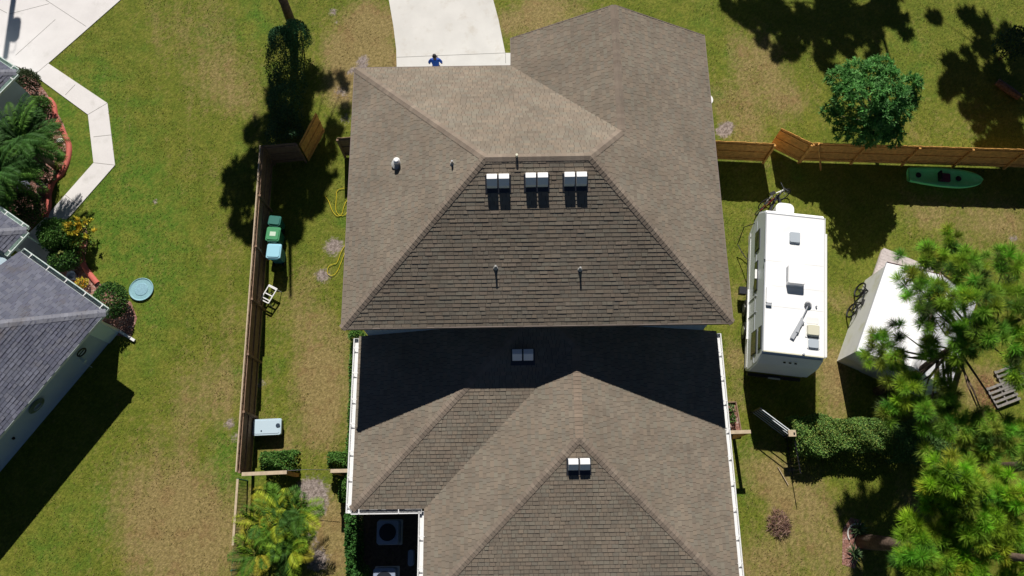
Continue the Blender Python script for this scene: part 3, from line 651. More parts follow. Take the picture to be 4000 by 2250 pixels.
pine(2170,1362,[blob_px(*q) for q in Ab],'bright green pine with bare trunk by the spiky plants, lower right corner',9.4,lean=(1.1,-.3),dark=.1,trunk_r=.27,pal=[(.30,.49,.035),(.25,.43,.03),(.35,.53,.04),(.18,.34,.03)])
pine(2512,1178,[blob_px(2640,1150,7,70,14),blob_px(2660,1060,7.5,70,12),blob_px(2650,1230,7,60,8)],'dark pine trunk running out of the right edge of the photo',8.5,trunk_r=.19)
TL=[(700,290,11,36,10),(715,330,11,36,12),(600,480,10,48,16),(640,400,10.5,46,16),(620,550,9.5,44,14),(650,330,11,36,10),(700,440,10,48,15),(750,420,10.5,50,16),(800,440,9.8,44,13),(720,520,9.5,44,13),(820,380,10,34,8),(840,320,10,26,5),(740,300,11,52,15),(690,250,11.5,32,9),(760,240,11,44,9),(790,200,11.5,30,6),(820,205,11,20,5),(740,570,9.3,34,9),(780,500,9.5,40,12),(640,600,9.2,24,5),(590,430,10,28,7),(860,280,10,20,3),(870,200,10.6,22,3),(690,370,10.6,50,14),(720,560,9.2,40,10),(760,350,10.4,40,10)]
pine(738,70,[sh(*q) for q in TL],'leaning dark trunk of a tall pine at the top edge beside the house',12,nn=70,L=.40,W=.055,mul=1.5,trunk_r=.2,dark=.3)
TR=[(1850,10,9.5,40,12),(1890,30,9.5,44,13),(1950,40,9.5,48,14),(2010,50,9.5,50,15),(2070,50,9.5,50,15),(2130,30,9.5,50,14),(1990,110,9,40,9),(2060,110,9,40,9),(2130,100,9,44,10),(2190,60,9.3,44,12),(2250,40,9.3,34,9),(1920,90,9,26,4),(2185,120,9,26,4),(1960,130,8.8,22,3),(2080,160,8.8,22,4),(1930,10,9.6,40,10),(2100,0,9.6,50,12),(2230,0,9.6,40,10),(2280,80,9,14,2)]
pine(2120,-330,[sh(*q) for q in TR],'tall tree beyond the top edge that shades the lawn above the mango tree',11,nn=70,L=.42,W=.065,mul=2.2,name='shade_tree')
TE=[(2420,150,9,44,13),(2400,200,9,30,8),(2470,200,9,50,15),(2530,180,9,50,15),(2450,260,9,44,12),(2520,260,9,50,15),(2580,240,9,50,14),(2500,320,9,46,13),(2560,330,9,50,13),(2470,110,9,34,7),(2540,100,9,36,9),(2590,150,9,40,10),(2480,370,8.6,20,4),(2530,390,8.6,40,9),(2600,400,8.6,50,10),(2350,40,10,16,3),(2430,30,10,30,5),(2470,60,10,30,6),(2380,230,9,16,3)]
pine(2680,-60,[sh(*q) for q in TE],'large dark tree beyond the top right corner shading the lawn',11,nn=70,L=.42,W=.065,mul=2.2,name='shade_tree')

# mango tree
def broad_tree(px,py,z,blobs,label,L=.22,W=.055,pal=GR,name='mango_tree',rose=11):
    b=P(px,py,0); t=thing(name,b,label,'tree'); mb=MB(); lim=MB()
    lim.tube([b,b+Vector((.05,.03,z*.25)),b+Vector((0,0,z*.45))],[.12,.10,.08],10)
    for (c,r,n) in blobs:
        c=Vector(c); lim.tube([b+Vector((0,0,z*.4)),(b+c)/2+Vector((0,0,z*.15)),c],[.06,.045,.015],6)
        for i in range(n):
            d=Vector(nrg.normal(size=3)).normalized(); 
            if d.z<-.2: d.z=-d.z
            pos=c+d*r*rnd.uniform(.55,1.05); k=rose
            ax=(d+Vector((0,0,.5))).normalized(); dd=rdir(k)*1.0+np.array(ax)*.75
            col=np.array(rnd.choice(pal))*rnd.uniform(.75,1.25)
            leafquads(mb,np.repeat([pos],k,0),dd,np.repeat([ax],k,0)*.5+rdir(k)*.3+np.array([0,.35,.6]),L*nrg.uniform(.7,1.2,k),W,np.repeat([col],k,0)*nrg.uniform(.8,1.25,(k,1)),bend=.25)
    mb.build('crown','leaf',t); lim.build('trunk','graybark',t,smooth=True); return t
mz=[(2110,200,3.2,.5,45),(2290,215,3.0,.45,40),(2285,250,2.6,.45,40),(2150,180,3.2,.5,45),(2215,170,3.3,.5,45),(2200,300,3.4,.6,60),(2240,340,2.4,.5,45),(2150,300,2.6,.5,30),(2180,195,3.6,.62,55),(2230,205,3.6,.6,50),(2140,220,3.4,.6,50),(2180,245,4.0,.75,75),(2240,250,3.8,.6,55),(2265,240,3.2,.45,30),(2120,255,3.0,.5,40),(2215,285,3.6,.6,55),(2265,285,3.0,.45,30),(2160,330,2.6,.55,45),(2215,330,2.8,.55,45),(2190,345,2.2,.5,35),(2105,295,2.2,.4,25),(2085,285,2.0,.3,16),(2120,335,2.0,.4,25),(2240,310,2.4,.5,35)]
broad_tree(2190,345,3.6,[(P(a,b,c),r*1.05,int(n*1.6)) for a,b,c,r,n in mz],'round bright green mango tree behind the wooden fence',pal=[(.11,.28,.07),(.13,.33,.08),(.08,.22,.06),(.18,.38,.12)])
# neighbour plants
PAL=[(.035,.095,.018),(.05,.13,.022),(.08,.18,.025)]
def fronds(mb,c,n,L,pal,lw=.045,ll=.42,droop=.8,up0=.9,nl=34,tw=0,stem=None,elev=None):
    c=Vector(c)
    for i in range(n):
        a=i*2.399+rnd.uniform(-.3,.3); el=rnd.uniform(.1,up0) if elev is None else rnd.uniform(*elev)
        d=Vector((math.cos(a)*math.cos(el),math.sin(a)*math.cos(el),math.sin(el))); ll_=L*rnd.uniform(.75,1.15)
        pts=[];vel=d.copy();p=c.copy()
        for k in range(nl): pts.append(p.copy()); p=p+vel*(ll_/nl); vel=(vel+Vector((0,0,-droop/nl))).normalized()
        col=np.array(rnd.choice(pal))*rnd.uniform(.8,1.25)
        mb.tube(pts[::4]+[pts[-1]],[.014-.010*j/(len(pts[::4])) for j in range(len(pts[::4])+1)],4,col=tuple(col*1.1))
        ps=[];ds=[]
        for k in range(3,nl):
            dv=(pts[k]-pts[k-1]).normalized(); sdv=dv.cross(Vector((0,0,1))).normalized(); f=math.sin(math.pi*min(1,(k+2)/nl))**.5
            for sg in(-1,1): ps.append(pts[k]);ds.append((dv*.75+sdv*sg+Vector((0,0,rnd.uniform(-.15,.25))))*f)
        ps=np.array(ps);ds=np.array(ds); Ls=np.linalg.norm(ds,axis=1)*ll*.85
        leafquads(mb,ps,ds,np.repeat([(0,0,1.)],len(ps),0)+rdir(len(ps))*.25,Ls,lw,np.repeat([col],len(ps),0)*nrg.uniform(.75,1.25,(len(ps),1)),bend=.3)
def palm(px,py,z,n,L,pal,label,name='palm_tree',trunks=1,spread=0,**kw):
    b=P(px,py,z); b.z=0; t=thing(name,b,label,'palm'); mb=MB(); tr=MB()
    for k in range(trunks):
        o=Vector((rnd.uniform(-spread,spread),rnd.uniform(-spread,spread),0)); h=z*rnd.uniform(.8,1.1)
        top=b+o*1.4+Vector((0,0,h)); tr.tube([b+o,b+o*1.2+Vector((0,0,h*.5)),top],[.07,.06,.05] if trunks>1 else [.14,.12,.11],8)
        fronds(mb,top,n,L,pal,**kw)
    mb.build('fronds','leaf',t); tr.build('trunk','graybark',t,smooth=True); return t
palm(44,345,3.0,58,2.0,PAL,'dark green feathery palm in the red-edged bed',droop=1.1,nl=30,lw=.05,ll=.38)
palm(-10,425,3.0,40,2.1,PAL,'second feathery palm at the left edge, below the first palm',droop=1.1,nl=30,lw=.05,ll=.38)
palm(697,1345,1.45,9,1.45,[(.17,.28,.02),(.10,.21,.02),(.30,.36,.025),(.05,.12,.02),(.07,.16,.02),(.32,.30,.03)],'clumping yellow-green palm beside the low mesh fence',name='areca_palm',trunks=9,spread=.62,droop=1.3,nl=30,lw=.032,ll=.40,elev=(.4,1.3))
def flowers(pal,n,r,L=.13,W=.07):
    def f(mb,c,h): 
        for k in range(n):
            a=rnd.random()*6.28; q=rnd.uniform(.2,1)*r; p=(c.x+q*math.cos(a),c.y+q*math.sin(a),h*rnd.uniform(.85,1.08)*math.sqrt(max(.1,1-(q/r)**2*.7)))
            col=np.array(rnd.choice(pal)); leafquads(mb,np.repeat([p],12,0),rdir(12)+np.array([0,0,.5]),rdir(12),L,W,np.repeat([col],12,0)*nrg.uniform(.7,1.2,(12,1)))
    return f
YEL=[(.62,.55,.06),(.5,.5,.08),(.55,.40,.04)]
shrub('shrub',66,205,.66,.6,1.5,3200,[(.05,.08,.03),(.07,.09,.04),(.04,.06,.025)],'dark loose shrub at the garage corner of the grey-roofed house',L=.09,W=.05)
shrub('shrub',108,262,.42,.38,1.0,900,GR,'bushy green shrub at the top end of the red-edged bed')
shrub('shrub',50,520,1.05,.85,1.3,5200,DG+GR,'wide dark green shrub against the grey roof between the palm and the walkway')
shrub('shrub',105,440,.55,.5,.9,1300,DG,'low dark shrub under the palm at the bend of the red edging')
shrub('shrub',148,590,.98,.88,1.5,5600,GR,'rounded green shrub touching the end of the white walkway')
shrub('croton',196,583,.55,.75,1.3,1500,GR+YG,'yellow and green croton on the lawn side of the rounded shrub',extra=flowers(YEL,42,.75,.17,.09))
shrub('shrub',160,652,.78,.6,1.1,3200,DG+GR,'dark green shrub under the eave, below the croton',extra=flowers([(.35,.38,.12)],3,.4))
shrub('shrub',276,752,.86,.84,1.35,5200,GR+DG,'round glossy shrub at the corner of the grey-roofed house beside the pale blue disc')
shrub('croton',208,712,.25,.22,.45,260,YEL+[(.6,.25,.03)],'small orange and yellow plant in the mulch under the gutter',cat='plant',L=.1,W=.05)
for (x,y,l) in [(122,345,'small lime plant nearest the top of the red-edged bed'),(148,415,'bright lime plant in the bend of the red edging'),(150,372,'tiny yellow-green plant beside the white stone')]:
    shrub('bed_plant',x,y,.2,.2,.4,220,YG,l,cat='plant',L=.14,W=.03)
# hedge near pine base top left
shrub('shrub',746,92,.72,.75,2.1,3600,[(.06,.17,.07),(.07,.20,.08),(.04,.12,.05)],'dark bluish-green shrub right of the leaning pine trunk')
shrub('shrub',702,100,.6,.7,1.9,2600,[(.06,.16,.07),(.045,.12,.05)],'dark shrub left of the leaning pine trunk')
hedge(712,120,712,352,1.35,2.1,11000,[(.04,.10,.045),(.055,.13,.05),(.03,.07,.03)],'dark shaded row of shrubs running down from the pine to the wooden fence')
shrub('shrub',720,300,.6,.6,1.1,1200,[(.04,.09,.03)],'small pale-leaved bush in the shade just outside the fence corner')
# hedges round the big house
hedge(894,862,880,1215,.34,.55,5200,GR,'narrow green creeping hedge along the white gutter side of the rear wing',L=.08,W=.06)
shrub('shrub',898,846,.4,.28,1.4,700,GR,'bright green bush at the corner where the rear wing meets the tall house')
hedge(660,1160,745,1156,.62,.95,3400,GR,'clipped green hedge by the fence corner above the yellow-green palm',L=.075,W=.06)
hedge(828,1158,872,1156,.55,.9,1800,GR,'clipped green bush between the lawn and the white gutter corner',L=.075,W=.06)
hedge(868,1210,866,1262,.35,.55,1100,GR,'short strip of hedge below the house corner beam',L=.08,W=.06)
hedge(888,1290,888,1480,.50,1.0,5200,[(.05,.15,.03),(.065,.18,.035),(.04,.11,.025)],'tall narrow green hedge in front of the condensers',L=.09,W=.065)
shrub('shrub',905,1440,.45,.4,.8,700,GR,'leafy bush at the bottom edge beside the lower condenser')
hedge(1990,1096,2240,1092,1.45,1.05,17000,[(.13,.25,.055),(.17,.29,.06),(.09,.17,.045),(.24,.30,.07)],'long thick green hedge south of the white trailer',L=.075,W=.05)
hedge(2240,1112,2400,1105,1.45,1.3,9000,[(.08,.16,.045),(.10,.19,.05)],'shorter hedge half under the pine crown, right of the long hedge',L=.075,W=.05)
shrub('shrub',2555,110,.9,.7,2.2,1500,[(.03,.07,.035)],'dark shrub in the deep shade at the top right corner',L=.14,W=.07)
# agaves with ring
def agave(px,py,r,label,pal=[(.13,.2,.08),(.09,.16,.07)]):
    b=P(px,py,.2); b.z=0; mb=MB(); n=46; a=nrg.random(n)*6.28; el=nrg.uniform(.15,1.3,n)
    d=np.stack([np.cos(a)*np.cos(el),np.sin(a)*np.cos(el),np.sin(el)],1); pal=np.array(pal)
    leafquads(mb,np.repeat([np.array(b)+[0,0,.12]],n,0),d,np.repeat([(0,0,1.)],n,0),r*nrg.uniform(.8,1.2,n),.06,pal[nrg.integers(0,2,n)]*nrg.uniform(.8,1.3,(n,1)),bend=.1)
    mb.build('spiky_plant','leaf',loc=b,label=label,cat='plant')
agave(2162,1330,.46,'spiky green plant inside the pale ring, above the pine trunk')
agave(2150,1392,.42,'spiky plant below the pine trunk on bare soil')
def arc(px,py,r,a0,a1,label,name='edging_ring',rad=.03):
    c=P(px,py); mb=MB(); mb.tube([c+Vector((r*math.cos(R(a0+(a1-a0)*k/14)),r*math.sin(R(a0+(a1-a0)*k/14)),.05)) for k in range(15)],rad,6); mb.build(name,'stone',loc=c,label=label,cat='edging')
arc(2158,1345,.42,60,205,'pale curved edging round the upper spiky plant')
arc(2268,1405,.35,110,230,'pale curved edging to the right of the pine trunk')
slab('bare_soil',[(2120,1330),(2140,1302),(2165,1308),(2175,1360),(2150,1430),(2118,1420)],0,.006,'mulch')
# brush pile
mb=MB(); c=P(1960,1318); n=700; a=nrg.random(n)*6.28; q=nrg.random(n)**.5*.5
pp=np.stack([c.x+np.cos(a)*q*.85,c.y+np.sin(a)*q*1.05,.32*(1-(q/.55)**2)*nrg.random(n)+.01],1)
cc=np.array([(.20,.11,.08),(.13,.07,.055),(.28,.18,.14)])[nrg.integers(0,3,n)]
leafquads(mb,pp,rdir(n)*[1,1,.25],rdir(n)+[0,0,1],.2*nrg.uniform(.5,1.5,n),.022,cc)
mb.build('brush_pile','brush',loc=c,label='low round pile of dead brown twigs on the lawn below the metal gate',cat='brush pile')
# twig litter at the pallets
mb=MB(); c=P(2478,985); n=500; a=nrg.random(n)*6.28; q=nrg.random(n)**.5
pp=np.stack([c.x+np.cos(a)*q*.45,c.y+np.sin(a)*q*.75,.02+.05*nrg.random(n)],1)
leafquads(mb,pp,rdir(n)*[1,1,.2],rdir(n)+[0,0,1],.2,.012,np.array([(.38,.19,.10),(.28,.14,.08)])[nrg.integers(0,2,n)])
mb.build('needle_litter','brush',label='rust-brown dead pine needles lying left of the pallets',cat='dead needles',kind='stuff')
#PART2
# ------------------------------------------------------------------ GREY-ROOFED NEIGHBOUR
ZN=2.7
K=P(266,786,ZN); Mq=P(35,622,ZN); d1=(Mq-K).normalized(); d2=Vector((d1.y,-d1.x,0)); 
if d2.y>0: d2=-d2
d2=(P(0,1091,ZN)-K).normalized()*.5+d2*.5; d2.normalize()
nb=thing('house',K+(d1+d2)*5,'grey-shingled low house with white gutters at the left edge','house')
NS=.36
def hipcorner(K,l1,l2,dep,e_h,seed,parent,z=ZN,name='roof'):
    """two roof planes meeting in a hip that climbs from the eave corner K"""
    K=Vector(K); ap=K+(d1+d2)*dep+Vector((0,0,NS*dep)); mb=MB()
    A1=K+d1*l1; A2=K+d2*l2
    m_=min(l1,dep); t1=K+d1*m_+d2*m_+Vector((0,0,NS*m_)) if l1<dep else A1+d2*dep+Vector((0,0,NS*dep)); t2=A2+d1*dep+Vector((0,0,NS*dep))
    na=shingles(mb,[[K,A1,t1]] if l1<dep else [[K,A1,t1,ap]],K,A1,GRY,seed=seed,wmin=.13,wmax=.3)
    nb_=shingles(mb,[[K,A2,t2]] if l2<dep else [[K,A2,t2,ap]],K,A2,GRY,seed=seed+1,wmin=.13,wmax=.3,lift=(.012,.022))
    r=mb.build(name,'shingle',parent)
    mb=MB(); caps(mb,K,ap,na,nb_,[(.22,.225,.26),(.20,.205,.24)],w=.16,seed=seed+2); mb.build('hip_cap','shingle',r)
    return na,nb_,ap
hipcorner(K,4.75,12,5.2,0,61,nb)
K2=P(67,578,ZN+.02); hipcorner(K2,6,1.25,1.25,0,71,nb)
K3=P(41,181,ZN+.02); hipcorner(K3,7,3.5,3.2,0,81,nb)
gutter(K+d1*.02,K+d1*4.7,-d2,nb,step=.95,mats=('gutgreen','flash'),inner=True,w=.17)
gutter(K2+d1*.02,K2+d1*5,-d2,nb,step=.9,mats=('gutgreen','flash'))
gutter(K2+d2*.05,K2+d2*1.3,-d1,nb,step=.7,mats=('gutgreen','flash'))
gutter(K3+d1*.02,K3+d1*5,-d2,nb,step=.9,mats=('gutgreen','flash'),w=.15)
gutter(K3+d2*.05,K3+d2*3.4,-d1,nb,step=.9,mats=('gutgreen','flash'))
o_=.32
W0=P(297,836,0); W0.z=ZN; W1=W0+d1*10; W2=W1+d2*12; W3=W0+d2*12
mb=MB(); mb.prism([W0[:2],W1[:2],W2[:2],W3[:2]],0,ZN-.12); 
V0=K2+d1*.3+d2*.3; V1=K2+d1*6+d2*.3; V2=K2+d1*6+d2*3; V3=K2+d1*.3+d2*3
mb2=MB(); mb2.prism([(K3+d1*.3+d2*.3)[:2],(K3+d1*6+d2*.3)[:2],(K3+d1*6+d2*9)[:2],(K3+d1*.3+d2*9)[:2]],0,ZN-.12)
nwall=mb.build('wall','stucco2',nb); mb2.build('wall','stucco2',nb)
mb=MB(); mb.prism([(K+d2*.02+d1*.02)[:2],(K+d2*12+d1*.02)[:2],(K+d2*12+d1*(o_-.01))[:2],(K+d2*.02+d1*(o_-.01))[:2]],ZN-.12,ZN-.09)
mb.bar(K-d1*.012-Vector((0,0,.07)),K+d2*12-d1*.012-Vector((0,0,.07)),.02,.15)
mb.build('soffit','soffit',nb)
# corner board, downspout
mb=MB(); q=W0-d1*.02+d2*.28; mb.bar(q+d2*.0+Vector((0,0,-.12)),q+Vector((0,0,-ZN+.02)),.05,.60,up=d2); mb.build('corner_panel','panel',nb)
mb=MB(); q=W0-d2*.07-d1*.03; mb.bar(K-d1*.02+Vector((0,0,-.12)),q+Vector((0,0,-.3)),.10,.08); mb.bar(q+Vector((0,0,-.25)),q+Vector((0,0,-ZN+.08)),.11,.09); e_=P(339,857,.06); mb.bar(Vector((q.x,q.y,.12)),e_,.11,.09); mb.build('downspout','white',nb)
Q0=K2+d1*.12+d2*.9; mb=MB(); mb.bar(Q0+Vector((0,0,-.1)),Q0+Vector((0,0,-ZN+.05)),.1,.1); mb.build('porch_post','white',nb)
mb=MB(); mb.bar(P(60,588,2.5),P(118,625,.35),.05,.05); mb.build('downspout','gutgreen',nb)
# porch slab between walkway and door
slab('porch_slab',[(75,590),(95,600),(130,640),(120,680),(60,650),(10,600)],0,.05,'conc')
# hoses on the shaded wall
def wallpt(s,z): return W0+d2*s-d1*.04+Vector((0,0,z-ZN))
def hosecoil(s,z,r,parent,name,n=3):
    mb=MB()
    for k in range(n):
        rr=r*(1-.12*k); mb.tube([wallpt(s,z)+d2*(rr*math.cos(t*math.pi/10))+Vector((0,0,rr*.8*math.sin(t*math.pi/10)))-d1*(.03+.02*k) for t in range(20)],.018,6,closed=True)
    return mb.build(name,'hose',loc=wallpt(s,z),label='green garden hose coiled on the blue shaded wall of the grey house',cat='garden hose') if parent is None else mb.build(name,'hose',parent)
hosecoil(4.05,1.25,.36,None,'garden_hose',4)
t=thing('hose_reel',wallpt(1.35,1.0),'black hose reel mounted on the blue wall nearest the corner downspout','hose reel')
mb=MB(); c=wallpt(1.35,1.45)-d1*.12; mb.tube([c+d2*(.2*math.cos(k*math.pi/9))+Vector((0,0,.2*math.sin(k*math.pi/9))) for k in range(18)],.03,6,closed=True); mb.bar(c-d2*.2,c+d2*.2,.03,.03); mb.build('reel','black',t)
mb=MB(); mb.bar(wallpt(1.6,1.0)-d1*.02,wallpt(1.6,1.0)-d1*.25,.12,.12); mb.tube([wallpt(1.75,.85)-d1*.1,wallpt(1.75,.2)-d1*.2],.012,6); mb.build('bracket','gutgreen',t)
mb=MB(); a_=wallpt(8.6,2.15);b_=wallpt(10.6,2.15); mb.bar(a_-d1*.0,b_-d1*.0,.06,.35,up=Vector((0,0,1))); mb.build('window','glass',nb)
mb=MB(); mb.lathe(wallpt(5.6,.95),[(.05,-.05),(.06,0),(.05,.05)],10); mb.build('wall_light','black',nb)
# bed stones
mb=MB(); c=P(152,355); mb.lathe(c,[(.12,0),(.14,.05),(.09,.10)],9,sx=1.3); mb.build('garden_stone','stone',loc=c,label='white stone lying in the red-edged bed',cat='stone')
mb=MB(); c=P(60,468); mb.lathe(c,[(.22,0),(.27,.12),(.2,.3),(.08,.36)],9,sx=1.6,rz=-.5); mb.build('garden_stone','greystone',loc=c,label='large slate-blue rock in the shade under the palm',cat='stone')
mb=MB(); c=P(110,468); mb.lathe(c,[(.1,0),(.12,.3),(.16,.38),(.02,.42)],10); mb.build('garden_ornament','greystone',loc=c,label='small grey garden ornament in the shade beside the big rock',cat='ornament')
mb=MB(); c=P(188,697); mb.lathe(c,[(.14,0),(.19,.3),(.2,.32),(.16,.31),(.13,.2)],16); mb.build('plant_pot','greystone',loc=c,label='round slate grey pot by the eave above the round shrub',cat='pot')
t=thing('round_play_mat',P(357,728),'round pale blue disc lying on the lawn beside the round shrub','disc')
mb=MB(); c=P(357,729,.05); mb.lathe(P(357,729),[(.50,.01),(.53,.05),(.51,.08),(.47,.06)],40,sx=1,sy=.98); mb.build('mat','disc',t)
mb=MB(); mb.lathe(P(357,729),[(.30,.062),(.28,.075),(.1,.078)],28); mb.build('centre_mesh','discc',t)
mb=MB(); mb.tube([P(357,729)+Vector((.52*math.cos(k*math.pi/20),.51*math.sin(k*math.pi/20),.07)) for k in range(40)],.022,6,closed=True); mb.build('rim','disc',t,smooth=True)

# ------------------------------------------------------------------ FENCES
def fence(pa,pb,h,label,side,m='wood',posts=True,name='wooden_fence',dog=True,endposts=(1,1),pitch=2.4,rails=3,brd=.14):
    a=Vector((pa.x,pa.y,0));b=Vector((pb.x,pb.y,0)); d=(b-a);L=d.length;d.normalize(); s=Vector((-d.y,d.x,0))*side
    t=thing(name,(a+b)/2,label,'gate' if name=='wooden_gate' else 'fence'); rz=math.atan2(d.y,d.x)
    mb=MB(); n=int(L/brd)
    for k in range(n):
        hh=h*rnd.uniform(.985,1.01); x=(k+.5)*L/n; mb.box(a+d*x+Vector((0,0,hh/2+.035)),(L/n+.004,.02+.006*(k%2),hh-.07),rz)
    mb.build('board_panel',m,t)
    for z in ((.3,.95,1.6) if rails==3 else (.3,h-.25)):
        mb=MB(); z=min(z,h-.15); q=s*.03+Vector((0,0,z*h/1.8)); mb.bar(a+q,b+q,.04,.085); mb.build('rail',m,t)
    mb=MB(); q=Vector((0,0,h+.015)); 
    if posts:
        n=max(1,round(L/pitch))
        for k in range(n+1):
            if (k==0 and not endposts[0]) or (k==n and not endposts[1]): continue
            mb=MB(); p=a+d*(L*k/n)+s*.075; mb.box(p+Vector((0,0,h/2-.02)),(.09,.09,h-.02),rz); mb.build('post',m,t)
    return t
H_=1.8
def T(x,y,z=H_): return P(x,y,z)
f=fence(T(657,368),T(596,1187),H_,'long brown wooden fence along the left yard, seen from its framed side',1,'oldwood')
# pale top edge cap on it
a_,b_=T(655,366),T(594,1187)
mb=MB(); mb.bar(a_+Vector((0,0,.02)),b_+Vector((0,0,.02)),.05,.04); mb.build('top_rail','palewood',f)
mb=MB(); 
fence(T(657,367),T(744,359),H_,'short shaded fence panel at the upper left corner of the yard',-1,'oldwood')
fence(T(848,347),T(886,344),H_,'short fence stub between the open left gate and the house',-1,'oldwood',endposts=(1,0))
fence(T(752,362),T(794,283),H_,'open brown wooden gate leaf left of the house',-1,'wood',name='wooden_gate',pitch=2,endposts=(0,0))
fence(T(1798,354),T(1950,361),H_,'short orange-brown fence panel between the house and the open right gate',-1,'wood')
fence(T(2045,361),T(1966,322),H_,'open orange-brown wooden gate leaf right of the house',1,'wood',name='wooden_gate',endposts=(1,0))
fence(T(2047,359),T(2720,380),H_,'long orange-brown wooden fence running to the right edge above the kayak',-1,'wood')
mb=MB(); mb.bar(P(2060,362,1.85),P(2065,427,.02),.10,.05); mb.build('leaning_plank','wood',loc=P(2065,427),label='single wooden plank leaning against the right fence beside the gate',cat='plank')
def beam(pa,pb,post,label,hz=1.85):
    t=thing('beam_frame',Vector((post.x,post.y,0)),label,'wooden frame')
    mb=MB(); mb.bar(pa,pb,.14,.09); mb.build('beam','palewood',t)
    mb=MB(); mb.box((post.x,post.y,hz/2-.03),(.14,.14,hz-.05)); mb.build('post','wood',t); return t
beam(P(609,1193,1.9),P(722,1188,1.9),P(716,1188,1.9),'wooden beam from the fence corner to a post over the clipped hedge')
beam(P(832,1185,1.9),P(880,1184,1.9),P(837,1185,1.9),'short wooden beam between a post and the left gutter of the rear wing')
beam(P(1822,1088,1.9),P(1888,1086,1.9),P(1878,1087,1.9),'yellowish wooden beam from the right gutter to the gate post')
mb=MB(); mb.tube([P(722,1184,1.7),P(777,1181,1.65),P(832,1182,1.7)],.009,5); mb.build('wire','blackmetal',loc=P(777,1181,1.6),label='thin wire stretched between the two beam posts above the left lawn',cat='wire')
# low green mesh fence
t=thing('mesh_fence',P(600,1300),'low green wire mesh fence with a wooden top board, bottom left of the yard','fence')
mb=MB(); mb.bar(P(598,1205,1.25),P(586,1372,1.25),.09,.04); mb.build('top_board','palewood',t)
mb=MB(); a_=P(598,1205,1.2);b_=P(574,1560,1.2); L=(b_-a_).length; d=(b_-a_).normalized()
k=0
while k<L:
    q=a_+d*k; mb.bar(q,(q.x,q.y,.03),.012,.012); k+=.12
for z in np.arange(.1,1.2,.12): mb.bar((a_.x,a_.y,z),(b_.x,b_.y,z),.010,.010)
mb.build('wire_mesh','greenmesh',t)
for f_ in (0,.33,.66,1): 
    q=a_+(b_-a_)*f_; mb=MB(); mb.tube([(q.x,q.y,0),(q.x,q.y,1.25)],.03,8); mb.build('post','greenmesh',t)
# metal slatted gate
t=thing('metal_gate',P(1890,1038),'dark metal gate with horizontal slats swung open beside the trailer shadow','gate')
a_=P(1890,1038);b_=P(1971,1099); d=(b_-a_).normalized()
for i in range(5):
    mb=MB(); z=.15+.28*i; mb.bar(a_+Vector((0,0,z)),b_+Vector((0,0,z)),.03,.03); mb.build('slat','rvside' if i>2 else 'rvgray',t)
for q in (a_,b_):
    mb=MB(); mb.bar(q,q+Vector((0,0,1.34)),.06,.06); mb.build('gate_stile','blackmetal',t)
# gate post + black picket return by the hedge
t=thing('metal_fence',P(1978,1150),'narrow black metal fence section at the left end of the long hedge','fence')
a_=P(1974,1100);b_=P(1990,1195)
mb=MB(); 
for k in range(11):
    q=a_+(b_-a_)*(k/10); mb.bar(q,q+Vector((0,0,1.2)),.02,.02)
mb.build('picket_panel','blackmetal',t)
for z in(.2,1.1):
    mb=MB(); mb.bar(a_+Vector((0,0,z)),b_+Vector((0,0,z)),.035,.035); mb.build('rail','blackmetal',t)
mb=MB(); mb.box(P(1992,1090,1.25),(.30,.26,.10)); mb.box(P(1975,1098)+Vector((0,0,.6)),(.1,.1,1.2)); mb.build('gate_post','palewood',loc=P(1975,1098),label='wooden post with a block on top where the metal gate meets the hedge',cat='post')
mb=MB(); mb.tube([P(1957,1175,.05),P(1983,1220,.05)],.018,6); mb.build('bamboo_cane','palewood',loc=P(1970,1200),label='thin pale cane lying on the grass below the metal gate',cat='cane')
# raised bed beside the gutter
t=thing('raised_bed',P(1842,1050),'narrow wood-framed planting bed beside the right white gutter','raised bed')
cs=[P(1818,1014),P(1848,1013),P(1861,1086),P(1828,1088)]
for i in range(4):
    mb=MB(); mb.bar(cs[i]+Vector((0,0,.12)),cs[(i+1)%4]+Vector((0,0,.12)),.05,.24); mb.build('board','oldwood',t)
mb=MB(); mb.prism([q[:2] for q in cs],0,.16); mb.build('soil','mulch',t)
for i,(x,y) in enumerate([(1836,1030),(1838,1052)]):
    c=P(x,y,.3); mb=MB(); blob_leaves(mb,(c.x,c.y,.35),(.2,.22,.22),160,GR+[(.3,.32,.2)],.1,.05); mb.build('bed_plant','leaf',loc=P(x,y,.16),label=['small leafy plant at the upper end of the wood-framed bed','small leafy plant in the middle of the wood-framed bed'][i],cat='plant')

# ------------------------------------------------------------------ TRAILER
ZT=3.0
FL,FR,RR,RL=P(1927,536,ZT),P(2074,549,ZT),P(2074,900,ZT),P(1918,886,ZT)
yv_=((FL-RL)+(FR-RR)).normalized(); xv=Vector((yv_.y,-yv_.x,0)); cen=(FL+FR+RR+RL)/4; cen.z=0
hw=(((FR-FL).dot(xv)+(RR-RL).dot(xv))/4); hl=((FL-RL).dot(yv_)+(FR-RR).dot(yv_))/4
tr_=thing('travel_trailer',cen,'large white travel trailer parked beside the house','trailer')
def W_(x,y,z): return cen+xv*x+yv_*y+Vector((0,0,z))
def loc3(px,py,z):
    p=P(px,py,z)-cen; return (p.dot(xv),p.dot(yv_))
prof=[(-hl-.30,.55),(-hl-.36,1.1),(-hl-.28,2.3),(-hl-.06,2.92),(-hl+.12,3.0),(hl-.05,3.0),(hl+.12,2.9),(hl+.42,2.0),(hl+.30,1.3),(hl+.02,.55)]
def extr(mb,prof,x0,x1,mi=0):
    n=len(prof); vs=[W_(x0,y,z) for y,z in prof]+[W_(x1,y,z) for y,z in prof]
    mb.add(vs,[tuple(range(n)),tuple(range(n,2*n))[::-1]]+[(i,n+i,n+(i+1)%n,(i+1)%n) for i in range(n)],mi=mi)
